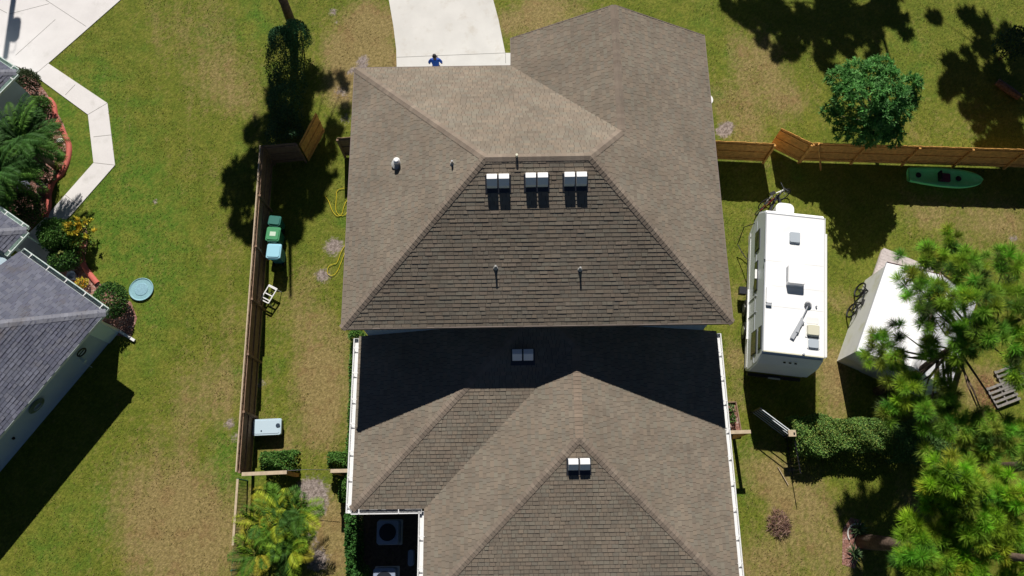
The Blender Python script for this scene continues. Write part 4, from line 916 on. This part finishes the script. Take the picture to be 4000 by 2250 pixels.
mb=MB(); extr(mb,prof,-hw,hw); body=mb.build('body','rvside',tr_,bevel=.05)
mb=MB(); pr=[(-hl+.02,3.003),(-hl+.02,3.035),(hl+.0,3.035),(hl+.0,3.003)]; extr(mb,pr,-hw+.03,hw-.03); mb.build('roof','rvwhite',body)
def rvbar(name,pts,w,h,m,par=body):
    mb=MB(); 
    for i in range(len(pts)-1): mb.bar(W_(*pts[i]),W_(*pts[i+1]),w,h)
    return mb.build(name,m,par)
rvbar('roof_trim',[(-hw,hl,3.02),(-hw,-hl,3.02)],.04,.05,'rvgray'); rvbar('roof_trim',[(hw,hl,3.02),(hw,-hl,3.02)],.04,.05,'white')
rvbar('roof_trim',[(-hw,-hl+.03,3.03),(hw,-hl+.03,3.03)],.05,.03,'cream'); rvbar('roof_trim',[(-hw,hl-.03,3.03),(hw,hl-.03,3.03)],.04,.03,'rvgray')
rvbar('side_stripe',[(-hw-.008,hl+.1,1.75),(-hw-.008,-hl-.2,1.75)],.012,.10,'rvgray')
rvbar('side_skirt',[(-hw-.01,hl-.1,.72),(-hw-.01,-hl-.2,.72)],.014,.30,'white')
# front cap white
mb=MB(); extr(mb,[(hl+.0,3.02),(hl+.14,2.91),(hl+.45,2.0),(hl+.43,1.98),(hl+.12,2.89)],-hw+.02,hw-.02); mb.build('front_cap','rvwhite',body)
mb=MB(); extr(mb,[(-hl-.08,2.93),(-hl-.31,2.3),(-hl-.40,1.1),(-hl-.385,1.1),(-hl-.29,2.3)],-hw+.01,hw-.01); rc=mb.build('rear_cap','rvwhite',body)
for x in(-.22,0,.22):
    mb=MB(); mb.box(W_(x,-hl-.25,2.62),(.09,.05,.04),math.atan2(xv.y,xv.x)); mb.build('marker_light','black',rc)
mb=MB(); mb.bar(W_(-.25,-hl-.5,.62),W_(.25,-hl-.5,.62),.08,.05); mb.build('step_bumper','chrome',tr_)
mb=MB(); mb.bar(W_(-1.1,-hl-.42,.55),W_(1.1,-hl-.42,.55),.12,.12); mb.build('bumper','blackmetal',tr_)
# windows on left side (y measured on side plane, z)
def win(y0,y1,z0,z1):
    mb=MB(); a=W_(-hw-.012,(y0+y1)/2,(z0+z1)/2); rz=math.atan2(xv.y,xv.x)
    mb.box(a,(.03,y1-y0,z1-z0),rz); fr=mb.build('window','blackmetal',body)
    mb=MB(); mb.box(a-xv*.018,(.01,y1-y0-.1,z1-z0-.1),rz); mb.build('pane','glass',fr)
def side_y(px,py): # reading on the left side plane at mid height
    z=1.9; return loc3(px,py,z)[1]
def sideplane(px,py):
    d=Vector((CR@np.array([(px*SS-2000)/FPX,-(py*SS-1125)/FPX,-1.0])).tolist()); o=Vector((0,0,CH)); n0=xv; p0=cen-xv*hw
    k=(p0-o).dot(n0)/d.dot(n0); q=o+d*k-cen; return q.dot(yv_),q.z
for (pa,pb) in [((1912.6,574),(1900,638)),((1907.5,654),(1898,736)),((1904.4,828),(1890,897)),((1916.5,818.5),(1908,881))]:
    ya,za=sideplane(*pa);yb,zb=sideplane(*pb); print('win',ya,za,yb,zb); win(min(ya,yb),max(ya,yb),min(za,zb),min(2.9,max(za,zb)))
mb=MB(); y=side_y(1903,695); mb.bar(W_(-hw-.06,y-.15,2.0),W_(-hw-.06,y+.25,2.0),.10,.12); mb.build('awning_light','white',body)
# entry door & hatch on left
rvbar('door_frame',[(-hw-.012,-1.05,.7),(-hw-.012,-1.05,2.0)],.015,.04,'rvgray'); rvbar('door_frame',[(-hw-.012,-.35,.7),(-hw-.012,-.35,2.0)],.015,.04,'rvgray')
# awning on the right side
rvbar('awning_roller',[(hw+.10,hl-.6,2.78),(hw+.10,-hl+.1,2.78)],.13,.12,'white')
for y in(hl-.9,.1,-hl+.6): rvbar('awning_arm',[(hw+.03,y,2.8),(hw+.03,y,.9)],.05,.05,'rvgray')
for y in (hl-2.1,-.2,-hl+1.9): rvbar('roof_seam',[(-hw+.05,y,3.036),(hw-.05,y,3.036)],.03,.006,'white')
# roof equipment
rz=math.atan2(xv.y,xv.x)
def roofbox(name,px,py,sx,sy,h,m,z=3.06,par=body,r=.05,rot=0):
    x,y=loc3(px,py,z); c=W_(x,y,0); mb=MB(); mb.rbox(c,sx,sy,3.036,3.036+h,r,rz+rot); return mb.build(name,m,par)
ac=roofbox('air_conditioner',2001,693,.66,.80,.33,'rvwhite',3.2)
x,y=loc3(1981,690,3.2); mb=MB(); mb.box(W_(x,y,3.2),(.04,.62,.22),rz); mb.build('grille','rvgray',ac)
v1=roofbox('roof_vent',1999,598,.42,.46,.09,'smoke'); 
v2=roofbox('roof_vent',2046,865,.40,.36,.08,'smoke'); roofbox('vent_base',2046,863,.50,.50,.025,'white')
roofbox('skylight',2044,832,.46,.42,.16,'cream'); roofbox('skylight_base',2044,833,.58,.56,.025,'white')
roofbox('fridge_vent',1934,742,.24,.72,.10,'rvwhite')
x,y=loc3(1934,766,3.1); mb=MB(); mb.box(W_(x,y,3.09),(.22,.08,.08),rz); mb.build('vent_mouth','rvgray',body)
roofbox('roof_plate',2044,806,.50,.26,.015,'white')
# antenna
p0=loc3(2033,767,3.1);p1=loc3(2005,836,3.12)
mb=MB(); mb.lathe(W_(p0[0],p0[1],3.036),[(.14,0),(.15,.06),(.08,.12)],16); an=mb.build('antenna_base','chrome',body)
mb=MB(); mb.bar(W_(p0[0],p0[1],3.14),W_(*loc3(2018,800,3.12),3.12),.035,.03); m_=loc3(2018,800,3.12); mb.bar(W_(*m_,3.12),W_(*p1,3.12),.10,.04); mb.bar(W_(*loc3(2018,806,3.1),3.10),W_(*loc3(1992,851,3.1),3.10),.16,.03); mb.build('antenna_arm','rvgray',body)
for (a,b) in [((1923,652),.03),((2053,771),.03),((2021,892),.05),((2020,812),.04)]:
    x,y=loc3(*a,3.05); mb=MB(); mb.lathe(W_(x,y,3.036),[(b,0),(b,.08),(b*.6,.1)],10); mb.build('roof_pipe','rvgray',body)
# wheels
for (y,s_) in ((-.35,-1),(-1.35,-1),(-.35,1),(-1.35,1)):
    y=y-.1; c=W_(s_*(hw-.05),y,.36); mb=MB(); rzw=Matrix.Rotation(0,3,'Z')
    mb.tube([c-xv*.12,c+xv*.12],.36,24); wh=mb.build('wheel','black',tr_)
    mb=MB(); mb.tube([c+xv*s_*.115,c+xv*s_*.135],.20,16); mb.build('rim','chrome',wh)
rvbar('wheel_well',[(-hw-.02,.25,.85),(-hw-.02,-1.95,.85)],.09,.06,'white',tr_)
mb=MB(); mb.box(W_(-hw-.2,.28,.5),(.3,.32,.25),rz); mb.build('step','blackmetal',tr_)
# propane cover and A-frame hitch
x0,y0=loc3(1972,530,1.4)
pc=P(1975,527,1.35); mb=MB(); mb.rbox((pc.x,pc.y,0),.80,.62,.55,1.35,.24,rz,taper=.92); mb.build('propane_cover','rvwhite',tr_)
for s_ in(-1,1):
    mb=MB(); mb.bar(W_(s_*.75,hl+.1,.55),W_(0,hl+2.0,.55),.1,.12); mb.build('hitch_bar','blackmetal',tr_)
mb=MB(); mb.tube([W_(0,hl+1.9,.25),W_(0,hl+1.9,.95)],.05,10); mb.build('tongue_jack','blackmetal',tr_)
# cable on the front left
mb=MB(); 
pts=[W_(-hw+.2,hl+.2,1.6),W_(-hw-.35,hl+.1,1.0),W_(-hw-.45,hl-.5,.4),W_(-hw-.2,hl-1.0,.5),W_(-hw-.05,hl-1.3,.7)]
mb.tube(pts,.02,6); mb.build('power_cable','black',tr_)
# ------------------------------------------------------------------ bicycles
def bicycle(c,ang,lean,frame,label,s=1.0,fat=1.0):
    t=thing('bicycle',c,label,'bicycle'); u=Vector((math.cos(ang),math.sin(ang),0)); side=Vector((-u.y,u.x,0)); up=(Vector((0,0,1))*math.cos(lean)+side*math.sin(lean)); nrm=u.cross(up)
    f=lambda a,b,k=0: Vector(c)+u*a*s+up*b*s+nrm*k*s
    def tb(name,segs,r,m,par=t):
        mb=MB(); [mb.tube([f(*p) for p in sg],r*fat,6) for sg in segs]; return mb.build(name,m,par)
    for a in(-.52,.52):
        mb=MB(); mb.tube([f(a+.33*math.cos(k*math.pi/12),.34+.33*math.sin(k*math.pi/12)) for k in range(24)],.025*s*fat,6,closed=True); wh=mb.build('wheel','black',t)
        mb=MB(); [mb.bar(f(a,.34),f(a+.31*math.cos(k*math.pi/5),.34+.31*math.sin(k*math.pi/5)),.006,.006) for k in range(10)]; mb.build('spokes','chrome',wh)
    tb('frame',[[(-.52,.34),(-.12,.30),(.36,.78),(-.2,.82),(-.12,.30)],[(-.2,.82),(-.52,.34)],[(.36,.9),(.52,.34)]],.02*s,frame)
    tb('handlebar',[[(.40,.98,-.28),(.33,.98,0),(.40,.98,.28)],[(.33,.98,0),(.36,.85,0)]],.016*s,'blackmetal')
    mb=MB(); mb.box(f(-.22,.93),(.26*s,.13*s,.07*s),ang); mb.build('saddle','black',t); return t
bicycle(P(1945,512),.45,.25,'white','white bicycle standing in front of the trailer hitch cover')
bicycle(P(1925,525),.6,.1,'red','small red bicycle at the front left corner of the white trailer',.8)
bicycle(P(2141,758),1.1,-.25,'blackmetal','black bicycle leaning on the left wall of the white-roofed shed',1.0,1.5)
mb=MB(); 
# ------------------------------------------------------------------ SHED
S0=P(2105,909);S1=P(2176,705); sy=(S1-S0); SL=sy.length; sy.normalize(); sx=Vector((sy.y,-sy.x,0)); SH=2.2; SW=3.7; RH=.75
shd=thing('shed',S0+sy*SL/2+sx*SW/2,'pale shed with a bright white sheet roof partly under the pine','shed')
q=lambda a,b,z: S0+sx*a+sy*b+Vector((0,0,z))
mb=MB(); v=[q(0,0,0),q(SW,0,0),q(SW,SL,0),q(0,SL,0),q(0,0,SH),q(SW,0,SH),q(SW,SL,SH),q(0,SL,SH),q(SW/2,0,SH+RH),q(SW/2,SL,SH+RH)]
mb.add(v,[(0,1,5,8,4),(1,2,6,5),(2,3,7,9,6),(3,0,4,7)]); mb.build('wall','shed',shd)
ov=.06
mb=MB()
for (a0_,a1_,z0_,z1_) in((-ov,SW/2,SH-.02,SH+RH+.01),(SW+ov,SW/2,SH-.02,SH+RH+.01)):
    vs=[q(a0_,-ov,z0_),q(a0_,SL+ov,z0_),q(a1_,SL+ov,z1_),q(a1_,-ov,z1_)]; vs+= [p+Vector((0,0,.04)) for p in vs]
    mb.add(vs,[(0,1,2,3),(4,5,6,7),(0,1,5,4),(1,2,6,5),(3,0,4,7)])
rf=mb.build('roof','shedroof',shd)
mb=MB(); mb.bar(q(SW/2,-ov,SH+RH+.05),q(SW/2,SL+ov,SH+RH+.05),.12,.02); mb.build('ridge_cap','white',rf)
mb=MB(); mb.bar(q(-ov-.01,-ov,SH+.01),q(-ov-.01,SL+ov,SH+.01),.02,.05); mb.build('eave_trim','rvgray',rf)
mb=MB(); mb.bar(q(-ov,SL+ov+.01,SH+.02),q(SW/2,SL+ov+.01,SH+RH+.04),.02,.05);mb.bar(q(SW+ov,SL+ov+.01,SH+.02),q(SW/2,SL+ov+.01,SH+RH+.04),.02,.05); mb.build('gable_trim','maroon',rf)
mb=MB(); mb.box(q(SW/2,-.02,1.0),(1.7,.03,1.95),math.atan2(sx.y,sx.x)); mb.build('door','rvgray',shd)
mb=MB(); n0_=P(2222,627,.22)
for k in range(12):
    a=n0_-sy*k*.14+Vector((0,0,.002*(k%2))); mb.bar(a,a+sx*2.3,.132,.035)
for k in(0,1.1,2.25): mb.bar(n0_+sx*k+Vector((0,0,-.1)),n0_+sx*k-sy*1.6+Vector((0,0,-.1)),.06,.16)
mb.build('ramp','ramp',loc=q(1.2,SL+.6,0),label='pale grey wooden ramp at the back of the white-roofed shed',cat='ramp')
# pallets
for i,(x,y,r,lab) in enumerate([(2540,950,.33,'grey weathered pallet nearest the shed, on the right edge'),(2520,992,.33,'lower grey weathered pallet beside the brown pine needles')]):
    t=thing('pallet',P(x,y),lab,'pallet','grey pallets at the right edge'); c=P(x,y)
    for k in range(5):
        mb=MB(); mb.box(c+Vector((-math.sin(r),math.cos(r),0))*(k-2)*.2+Vector((0,0,.12)),(1.15,.10,.025),r); mb.build('slat','pal',t)
    for k in(-1,0,1):
        mb=MB(); mb.box(c+Vector((math.cos(r),math.sin(r),0))*k*.5+Vector((0,0,.05)),(.05,.95,.09),r); mb.build('bearer','pal',t)
mb=MB(); c=P(2505,1388); 
for k in range(5): 
    a=k*1.2; mb.add([c+Vector((math.cos(a)*.1,math.sin(a)*.1,3.0)),c+Vector((math.cos(a)*.35,math.sin(a)*.3,2.95+.08*k)),c+Vector((math.cos(a+.7)*.35,math.sin(a+.7)*.3,3.02)),c+Vector((math.cos(a+.7)*.1,math.sin(a+.7)*.1,3.1))],[(0,1,2,3)])
# log
mb=MB(); a_=P(2508,205,.2);b_=P(2565,245,.2); mb.tube([a_,(a_+b_)/2,b_],[.17,.19,.16],12); mb.build('log','bark',loc=(a_+b_)/2,label='short brown log lying in the deep shade near the top right corner',cat='log')
# ------------------------------------------------------------------ KAYAK
ka,kb=P(2285,440,.2),P(2468,456,.2); kd=(kb-ka);KL=kd.length; kd.normalize(); ks=Vector((-kd.y,kd.x,0)); ka.z=0
t=thing('kayak',ka+kd*KL/2,'green sit-on kayak lying in the fence shadow','kayak')
def kw(f): return .50*math.sqrt(max(0,1-max(0,(f-.55)/.45)**2.2))*(1 if f>.5 else .70+.30*math.sin(f*math.pi))
mb=MB(); vs=[];fs=[]; n=30; pr=[(-.55,.02),(-.9,.14),(-1,.27),(-.86,.31),(-.62,.27),(-.3,.19),(.3,.19),(.62,.27),(.86,.31),(1,.27),(.9,.14),(.55,.02)]
for i in range(n+1):
    f=i/n; wd=max(.012,kw(f)); rise=.09*max(0,(f-.6)/.4)**2
    fl=1-max(0,(f-.75)/.25)*.95
    deck=max(0,1-abs(f-.5)/.42)**.5
    for a,z in pr:
        zz=z
        if abs(a)<.7 and z>.1: zz=.27-(.27-z)*deck
        vs.append(ka+kd*(f*KL)+ks*a*wd+Vector((0,0,zz+rise)))
m_=len(pr)
for i in range(n):
    for j in range(m_): fs.append((i*m_+j,i*m_+(j+1)%m_,(i+1)*m_+(j+1)%m_,(i+1)*m_+j))
fs+=[tuple(range(m_)),tuple(range(n*m_,(n+1)*m_))[::-1]]
mb.add(vs,fs); hull=mb.build('hull','kayak',t,smooth=True)
for f in(.13,.68):
    c=ka+kd*f*KL+Vector((0,0,.25)); mb=MB(); mb.lathe(c,[(.12,0),(.125,.03),(.09,.045)],18); mb.build('hatch','black',t)
c=ka+kd*.49*KL; mb=MB(); mb.rbox(c,.52,.42,.20,.30,.08,math.atan2(kd.y,kd.x)); mb.build('seat','maroon',t)
mb=MB(); mb.box(c-kd*.26+Vector((0,0,.38)),(.06,.42,.28),math.atan2(kd.y,kd.x)); mb.build('seat_back','black',t)
# ------------------------------------------------------------------ BINS
def bin_(px,py,sx_,sy_,h,lm_,bm,label,rzz,extra=None):
    c=P(px,py,h); b=Vector((c.x,c.y,0)); t=thing('wheelie_bin',b,label,'bin','bins by the left fence')
    mb=MB(); mb.rbox(b,sx_*.9,sy_*.86,.06,h-.1,.06,rzz,taper=.82); mb.build('body',bm,t)
    mb=MB(); mb.rbox(b,sx_,sy_,h-.10,h-.03,.08,rzz); ld=mb.build('lid',lm_,t)
    mb=MB(); mb.rbox(b,sx_*.84,sy_*.82,h-.035,h,.07,rzz); mb.build('lid_panel',lm_,ld)
    e=Vector((math.cos(rzz),math.sin(rzz),0)); s=Vector((-e.y,e.x,0))
    mb=MB(); mb.tube([b-s*(sy_*.5+.03)-e*.2+Vector((0,0,h-.08)),b-s*(sy_*.5+.03)+e*.2+Vector((0,0,h-.08))],.018,8); mb.build('handle',bm,t)
    for k in(-1,1):
        w=b-s*sy_*.42+e*k*sx_*.36+Vector((0,0,.12)); mb=MB(); mb.tube([w-e*.03,w+e*.03],.12,14); mb.build('wheel','black',t)
    if extra:
        mb=MB(); mb.rbox(b,.26,.2,h+.001,h+.005,.01,rzz); mb.build('sticker','sticker',ld)
    return t
bin_(690,554,.56,.46,.95,'bindark','bindark','dark green bin, uppermost of the three by the left fence',-.12)
bin_(686,588,.62,.66,1.02,'bingreen','bindark','green bin with a pale square sticker on its lid, between the other two bins',-.08,True)
bin_(688,631,.64,.68,1.08,'binblue','bluebody','pale blue-lidded bin, lowest of the three by the left fence',-.05)
# white metal folding seat
t=thing('garden_chair',P(684,748),'white metal frame chair toppled in the grass below the bins','chair')
ang=R(62); e=Vector((math.cos(ang),math.sin(ang),0)); s=Vector((-e.y,e.x,0)); b=P(684,747)
g_=lambda a,c_,z: b+e*a+s*c_+Vector((0,0,z))
def tb(name,segs,r=.022,m='white'):
    mb=MB(); [mb.bar(g_(*x),g_(*y),r*2,r*2) for x,y in segs]; return mb.build(name,m,t)
for c_ in(-.2,.2): tb('side_frame',[((-.36,c_,.42),(.36,c_,.46))])
tb('seat',[((.36,-.22,.46),(.36,.22,.46)),((.31,-.22,.46),(.31,.22,.46)),((-.36,-.2,.42),(-.36,.2,.42)),((-.24,-.2,.43),(-.24,.2,.43)),((-.02,-.2,.42),(-.02,.2,.42))])
for a in(-.33,.33):
    for c_ in(-.2,.2): tb('leg',[((a,c_,.44),(a*1.15,c_*1.3,.0))],.014)
mb=MB(); mb.tube([g_(.2,-.02,.3),g_(.05,.06,.3),g_(-.12,.0,.28),g_(-.03,-.09,.3),g_(.15,-.08,.32)],.03,6); mb.build('strap','black',t)
# deck box
c=P(671,1074,.5); b=Vector((c.x,c.y,0)); t=thing('storage_box',b,'low pale grey-blue plastic box by the left fence','box')
mb=MB(); mb.rbox(b,1.12,.64,.02,.34,.06,.03,taper=.97); mb.build('base','boxbase',t)
mb=MB(); mb.rbox(b,1.18,.68,.34,.47,.08,.03); ld=mb.build('lid','boxblue',t)
mb=MB(); mb.rbox(b,1.02,.54,.471,.485,.05,.03); mb.build('lid_panel','boxblue',ld)
mb=MB(); q_=P(699,1070,.5); mb.lathe((q_.x,q_.y,.48),[(.08,0),(.09,.02),(.07,.025)],14); mb.build('latch','boxbase',ld)
mb=MB(); q_=P(657,1084,.5); mb.lathe((q_.x,q_.y,.48),[(.035,0),(.03,.02)],10); mb.build('cap','boxbase',ld)
mb=MB(); q_=P(637,1073,.4); mb.box((q_.x,q_.y,.36),(.05,.22,.1)); mb.build('handle','boxbase',t)
# hoses
def hose(pxs,label,r=.011,m='yellow',z=.05):
    pts=[P(x,y,z) for x,y in pxs]; Q=[];n=len(pts)
    for i in range(n-1):
        for k in range(6):
            tt=k/6; p0=pts[max(i-1,0)];p1=pts[i];p2=pts[i+1];p3=pts[min(i+2,n-1)]
            Q.append(.5*((2*p1)+(-p0+p2)*tt+(2*p0-5*p1+4*p2-p3)*tt*tt+(-p0+3*p1-3*p2+p3)*tt**3)+Vector((0,0,.008*math.sin(i*2.1+k))))
    Q.append(pts[-1]); mb=MB(); mb.tube(Q,r,6); return mb.build('garden_hose',m,loc=P(*pxs[0]),label=label,cat='garden hose',smooth=True)
hose([(880,472),(850,478),(846,500),(845,528),(852,540),(863,542),(872,535),(875,515),(872,505),(865,520),(860,538),(848,543),(836,530),(826,505),(815,490)],'yellow hose looped on the grass, the upper of the two beside the tall house')
hose([(880,600),(860,630),(848,660),(836,665),(826,672),(824,688),(836,693),(848,683),(858,660),(868,635),(880,615)],'yellow hose looped on the grass, the lower of the two beside the tall house')
# condensers
for i,(x,y) in enumerate([(975,1339),(966,1460)]):
    c=P(x,y,.8); b=Vector((c.x,c.y,0)); t=thing('air_conditioner',b,['square outdoor air conditioner fan unit in the dark recess of the rear wing','second outdoor air conditioner unit, cut off by the bottom edge'][i],'air conditioner','condensers in the shaded recess')
    mb=MB(); mb.rbox(b,.98,.98,0,.08,.05); mb.build('pad','conc',t)
    mb=MB(); mb.rbox(b,.86,.90,.08,.80,.1); mb.build('cabinet','acmetal',t)
    mb=MB(); mb.lathe((b.x,b.y,.80),[(.335,.0),(.335,.02),(.05,.03)],28); g=mb.build('fan_grille','ac_dark',t)
    mb=MB()
    for k in range(4): mb.tube([Vector((b.x,b.y,.815))+Vector((r_*math.cos(j*math.pi/14),r_*math.sin(j*math.pi/14),.0)) for j in range(28) for r_ in [.08+.085*k]],.006,4,closed=True)
    mb.build('guard_rings','acmetal',g)
c=P(1596,1400-0,.3) if False else P(1034,1403,.3)
mb=MB(); mb.rbox((c.x,c.y),.22,.62,.02,.45,.1); mb.build('storage_tub','acmetal',loc=(c.x,c.y,0),label='pale oblong tub standing against the wall in the dark recess',cat='tub')
# ------------------------------------------------------------------ PERSON
ft=P(1091,141,1.72); b=Vector((ft.x+.03,ft.y,0)); ps=thing('person',b,'standing person in a bright blue shirt on the driveway at the roof edge','person')
def skin(name,verts,edges,radii,m,parent,sub=2,root=0):
    me=bpy.data.meshes.new(name); me.from_pydata([Vector(v) for v in verts],edges,[]); me.materials.append(MT[m]); o=bpy.data.objects.new(name,me); COL.objects.link(o); o.parent=parent; OFF[o]=OFF[parent]
    k=o.modifiers.new('skin','SKIN'); k.use_smooth_shade=True
    for i,r in enumerate(radii):
        sv=me.skin_vertices[0].data[i]; sv.radius=(r,r) if not hasattr(r,'__len__') else r; sv.use_root=(i==root)
    s=o.modifiers.new('sub','SUBSURF'); s.levels=sub; s.render_levels=sub; return o
V=[(0,0,.95),(0,0,1.12),(0,-.01,1.32),(0,0,1.45),(0,.01,1.53),(0,.03,1.60),(0,.02,1.72)]
Ed=[(i,i+1) for i in range(6)]; Rr=[(.15,.11),(.14,.10),(.165,.11),(.10,.07),(.055,.055),(.085,.095),(.07,.08)]
for s_ in(-1,1):
    n0=len(V); V+=[(s_*.17,0,1.42),(s_*.25,.0,1.30),(s_*.30,-.02,1.13),(s_*.20,.20,1.10),(s_*.10,.30,1.13)]; Ed+=[(2,n0)]+[(n0+i,n0+i+1) for i in range(4)]; Rr+=[.062,.052,.042,.034,.032]
    n1=len(V); V+=[(s_*.10,0,.88),(s_*.12,.02,.50),(s_*.12,-.01,.10),(s_*.13,.13,.04)]; Ed+=[(0,n1)]+[(n1+i,n1+i+1) for i in range(3)]; Rr+=[.095,.062,.042,.04]
skin('body',V,Ed,Rr,'skin',ps)
skin('shirt',[(0,0,.93),(0,0,1.12),(0,-.01,1.32),(0,0,1.46),(-.18,0,1.42),(-.26,0,1.30),(-.30,-.02,1.18),(.18,0,1.42),(.26,0,1.30),(.30,-.02,1.18)],[(0,1),(1,2),(2,3),(2,4),(4,5),(5,6),(2,7),(7,8),(8,9)],[(.19,.14),(.18,.13),(.195,.14),(.085,.07),.085,.075,.062,.085,.075,.062],'shirt',ps)
skin('shorts',[(0,0,.98),(0,0,.9),(-.11,0,.80),(-.12,.01,.58),(.11,0,.80),(.12,.01,.58)],[(0,1),(1,2),(2,3),(1,4),(4,5)],[(.17,.13),(.17,.13),.115,.10,.115,.10],'shorts',ps)
mb=MB(); mb.lathe(b+Vector((0,.005,1.66)),[(.085,-.02),(.098,.04),(.085,.10),(.045,.135),(.01,.142)],16,sy=1.12); mb.build('hair','hair',ps,smooth=True)
mb=MB()
mb.lathe(b+Vector((0,.128,1.63)),[(.012,-.02),(.018,0),(.006,.03)],8)
for s_ in(-1,1): mb.lathe(b+Vector((s_*.095,.02,1.63)),[(.012,-.03),(.018,0),(.01,.03)],8)
mb.build('face','skin',ps)
mb=MB()
for s_ in(-1,1):
    for k in range(5):
        a0_=b+Vector((s_*(.10),.30,1.13)); a1_=a0_+Vector((-s_*(.02+.008*k),.05+.004*k,.012*(2-k))); a2_=a1_+Vector((-s_*.035,.02,-.01)); mb.tube([a0_,a1_,a2_],[.011,.009,.007],6)
mb.build('fingers','skin',ps)
mb=MB(); mb.box(b+Vector((0,.36,1.14)),(.17,.10,.04)); mb.build('remote_controller','blackmetal',loc=b+Vector((0,.36,1.12)),label='small dark drone controller held by the person in blue',cat='controller')
# utility pole beyond the frame whose shadow crosses the neighbour driveway
s1_=P(14,148); tp=10.5; k=tp/TSUN; b=Vector((s1_.x+math.sin(SUN_AZ)*k,s1_.y+math.cos(SUN_AZ)*k,0)); t=thing('utility_pole',b,'wooden utility pole beyond the top left whose shadow falls on the neighbour driveway','utility pole')
mb=MB(); mb.tube([b,b+Vector((0,0,tp))],[.17,.13],12); mb.build('pole','pole',t)
s2_=P(38,78); z=8.9; mb=MB(); g2=Vector((s2_.x+math.sin(SUN_AZ)*z/TSUN,s2_.y+math.cos(SUN_AZ)*z/TSUN,0)); 
c=Vector((g2.x,b.y-.1,z)); zz=(b.y-.1-s2_.y)/math.cos(SUN_AZ)*TSUN; c.z=zz
mb.lathe(c-Vector((0,0,.45)),[(.24,0),(.26,.1),(.26,.8),(.2,.9)],16); mb.build('transformer','drum',t)
mb=MB(); mb.bar(b+Vector((0,0,c.z)),c,.08,.08); mb.tube([c+Vector((0,0,.4)),c+Vector((.15,0,.7)),c+Vector((.1,0,1.1)),b+Vector((0,0,c.z+1.2))],.012,5); mb.build('bracket','blackmetal',t)
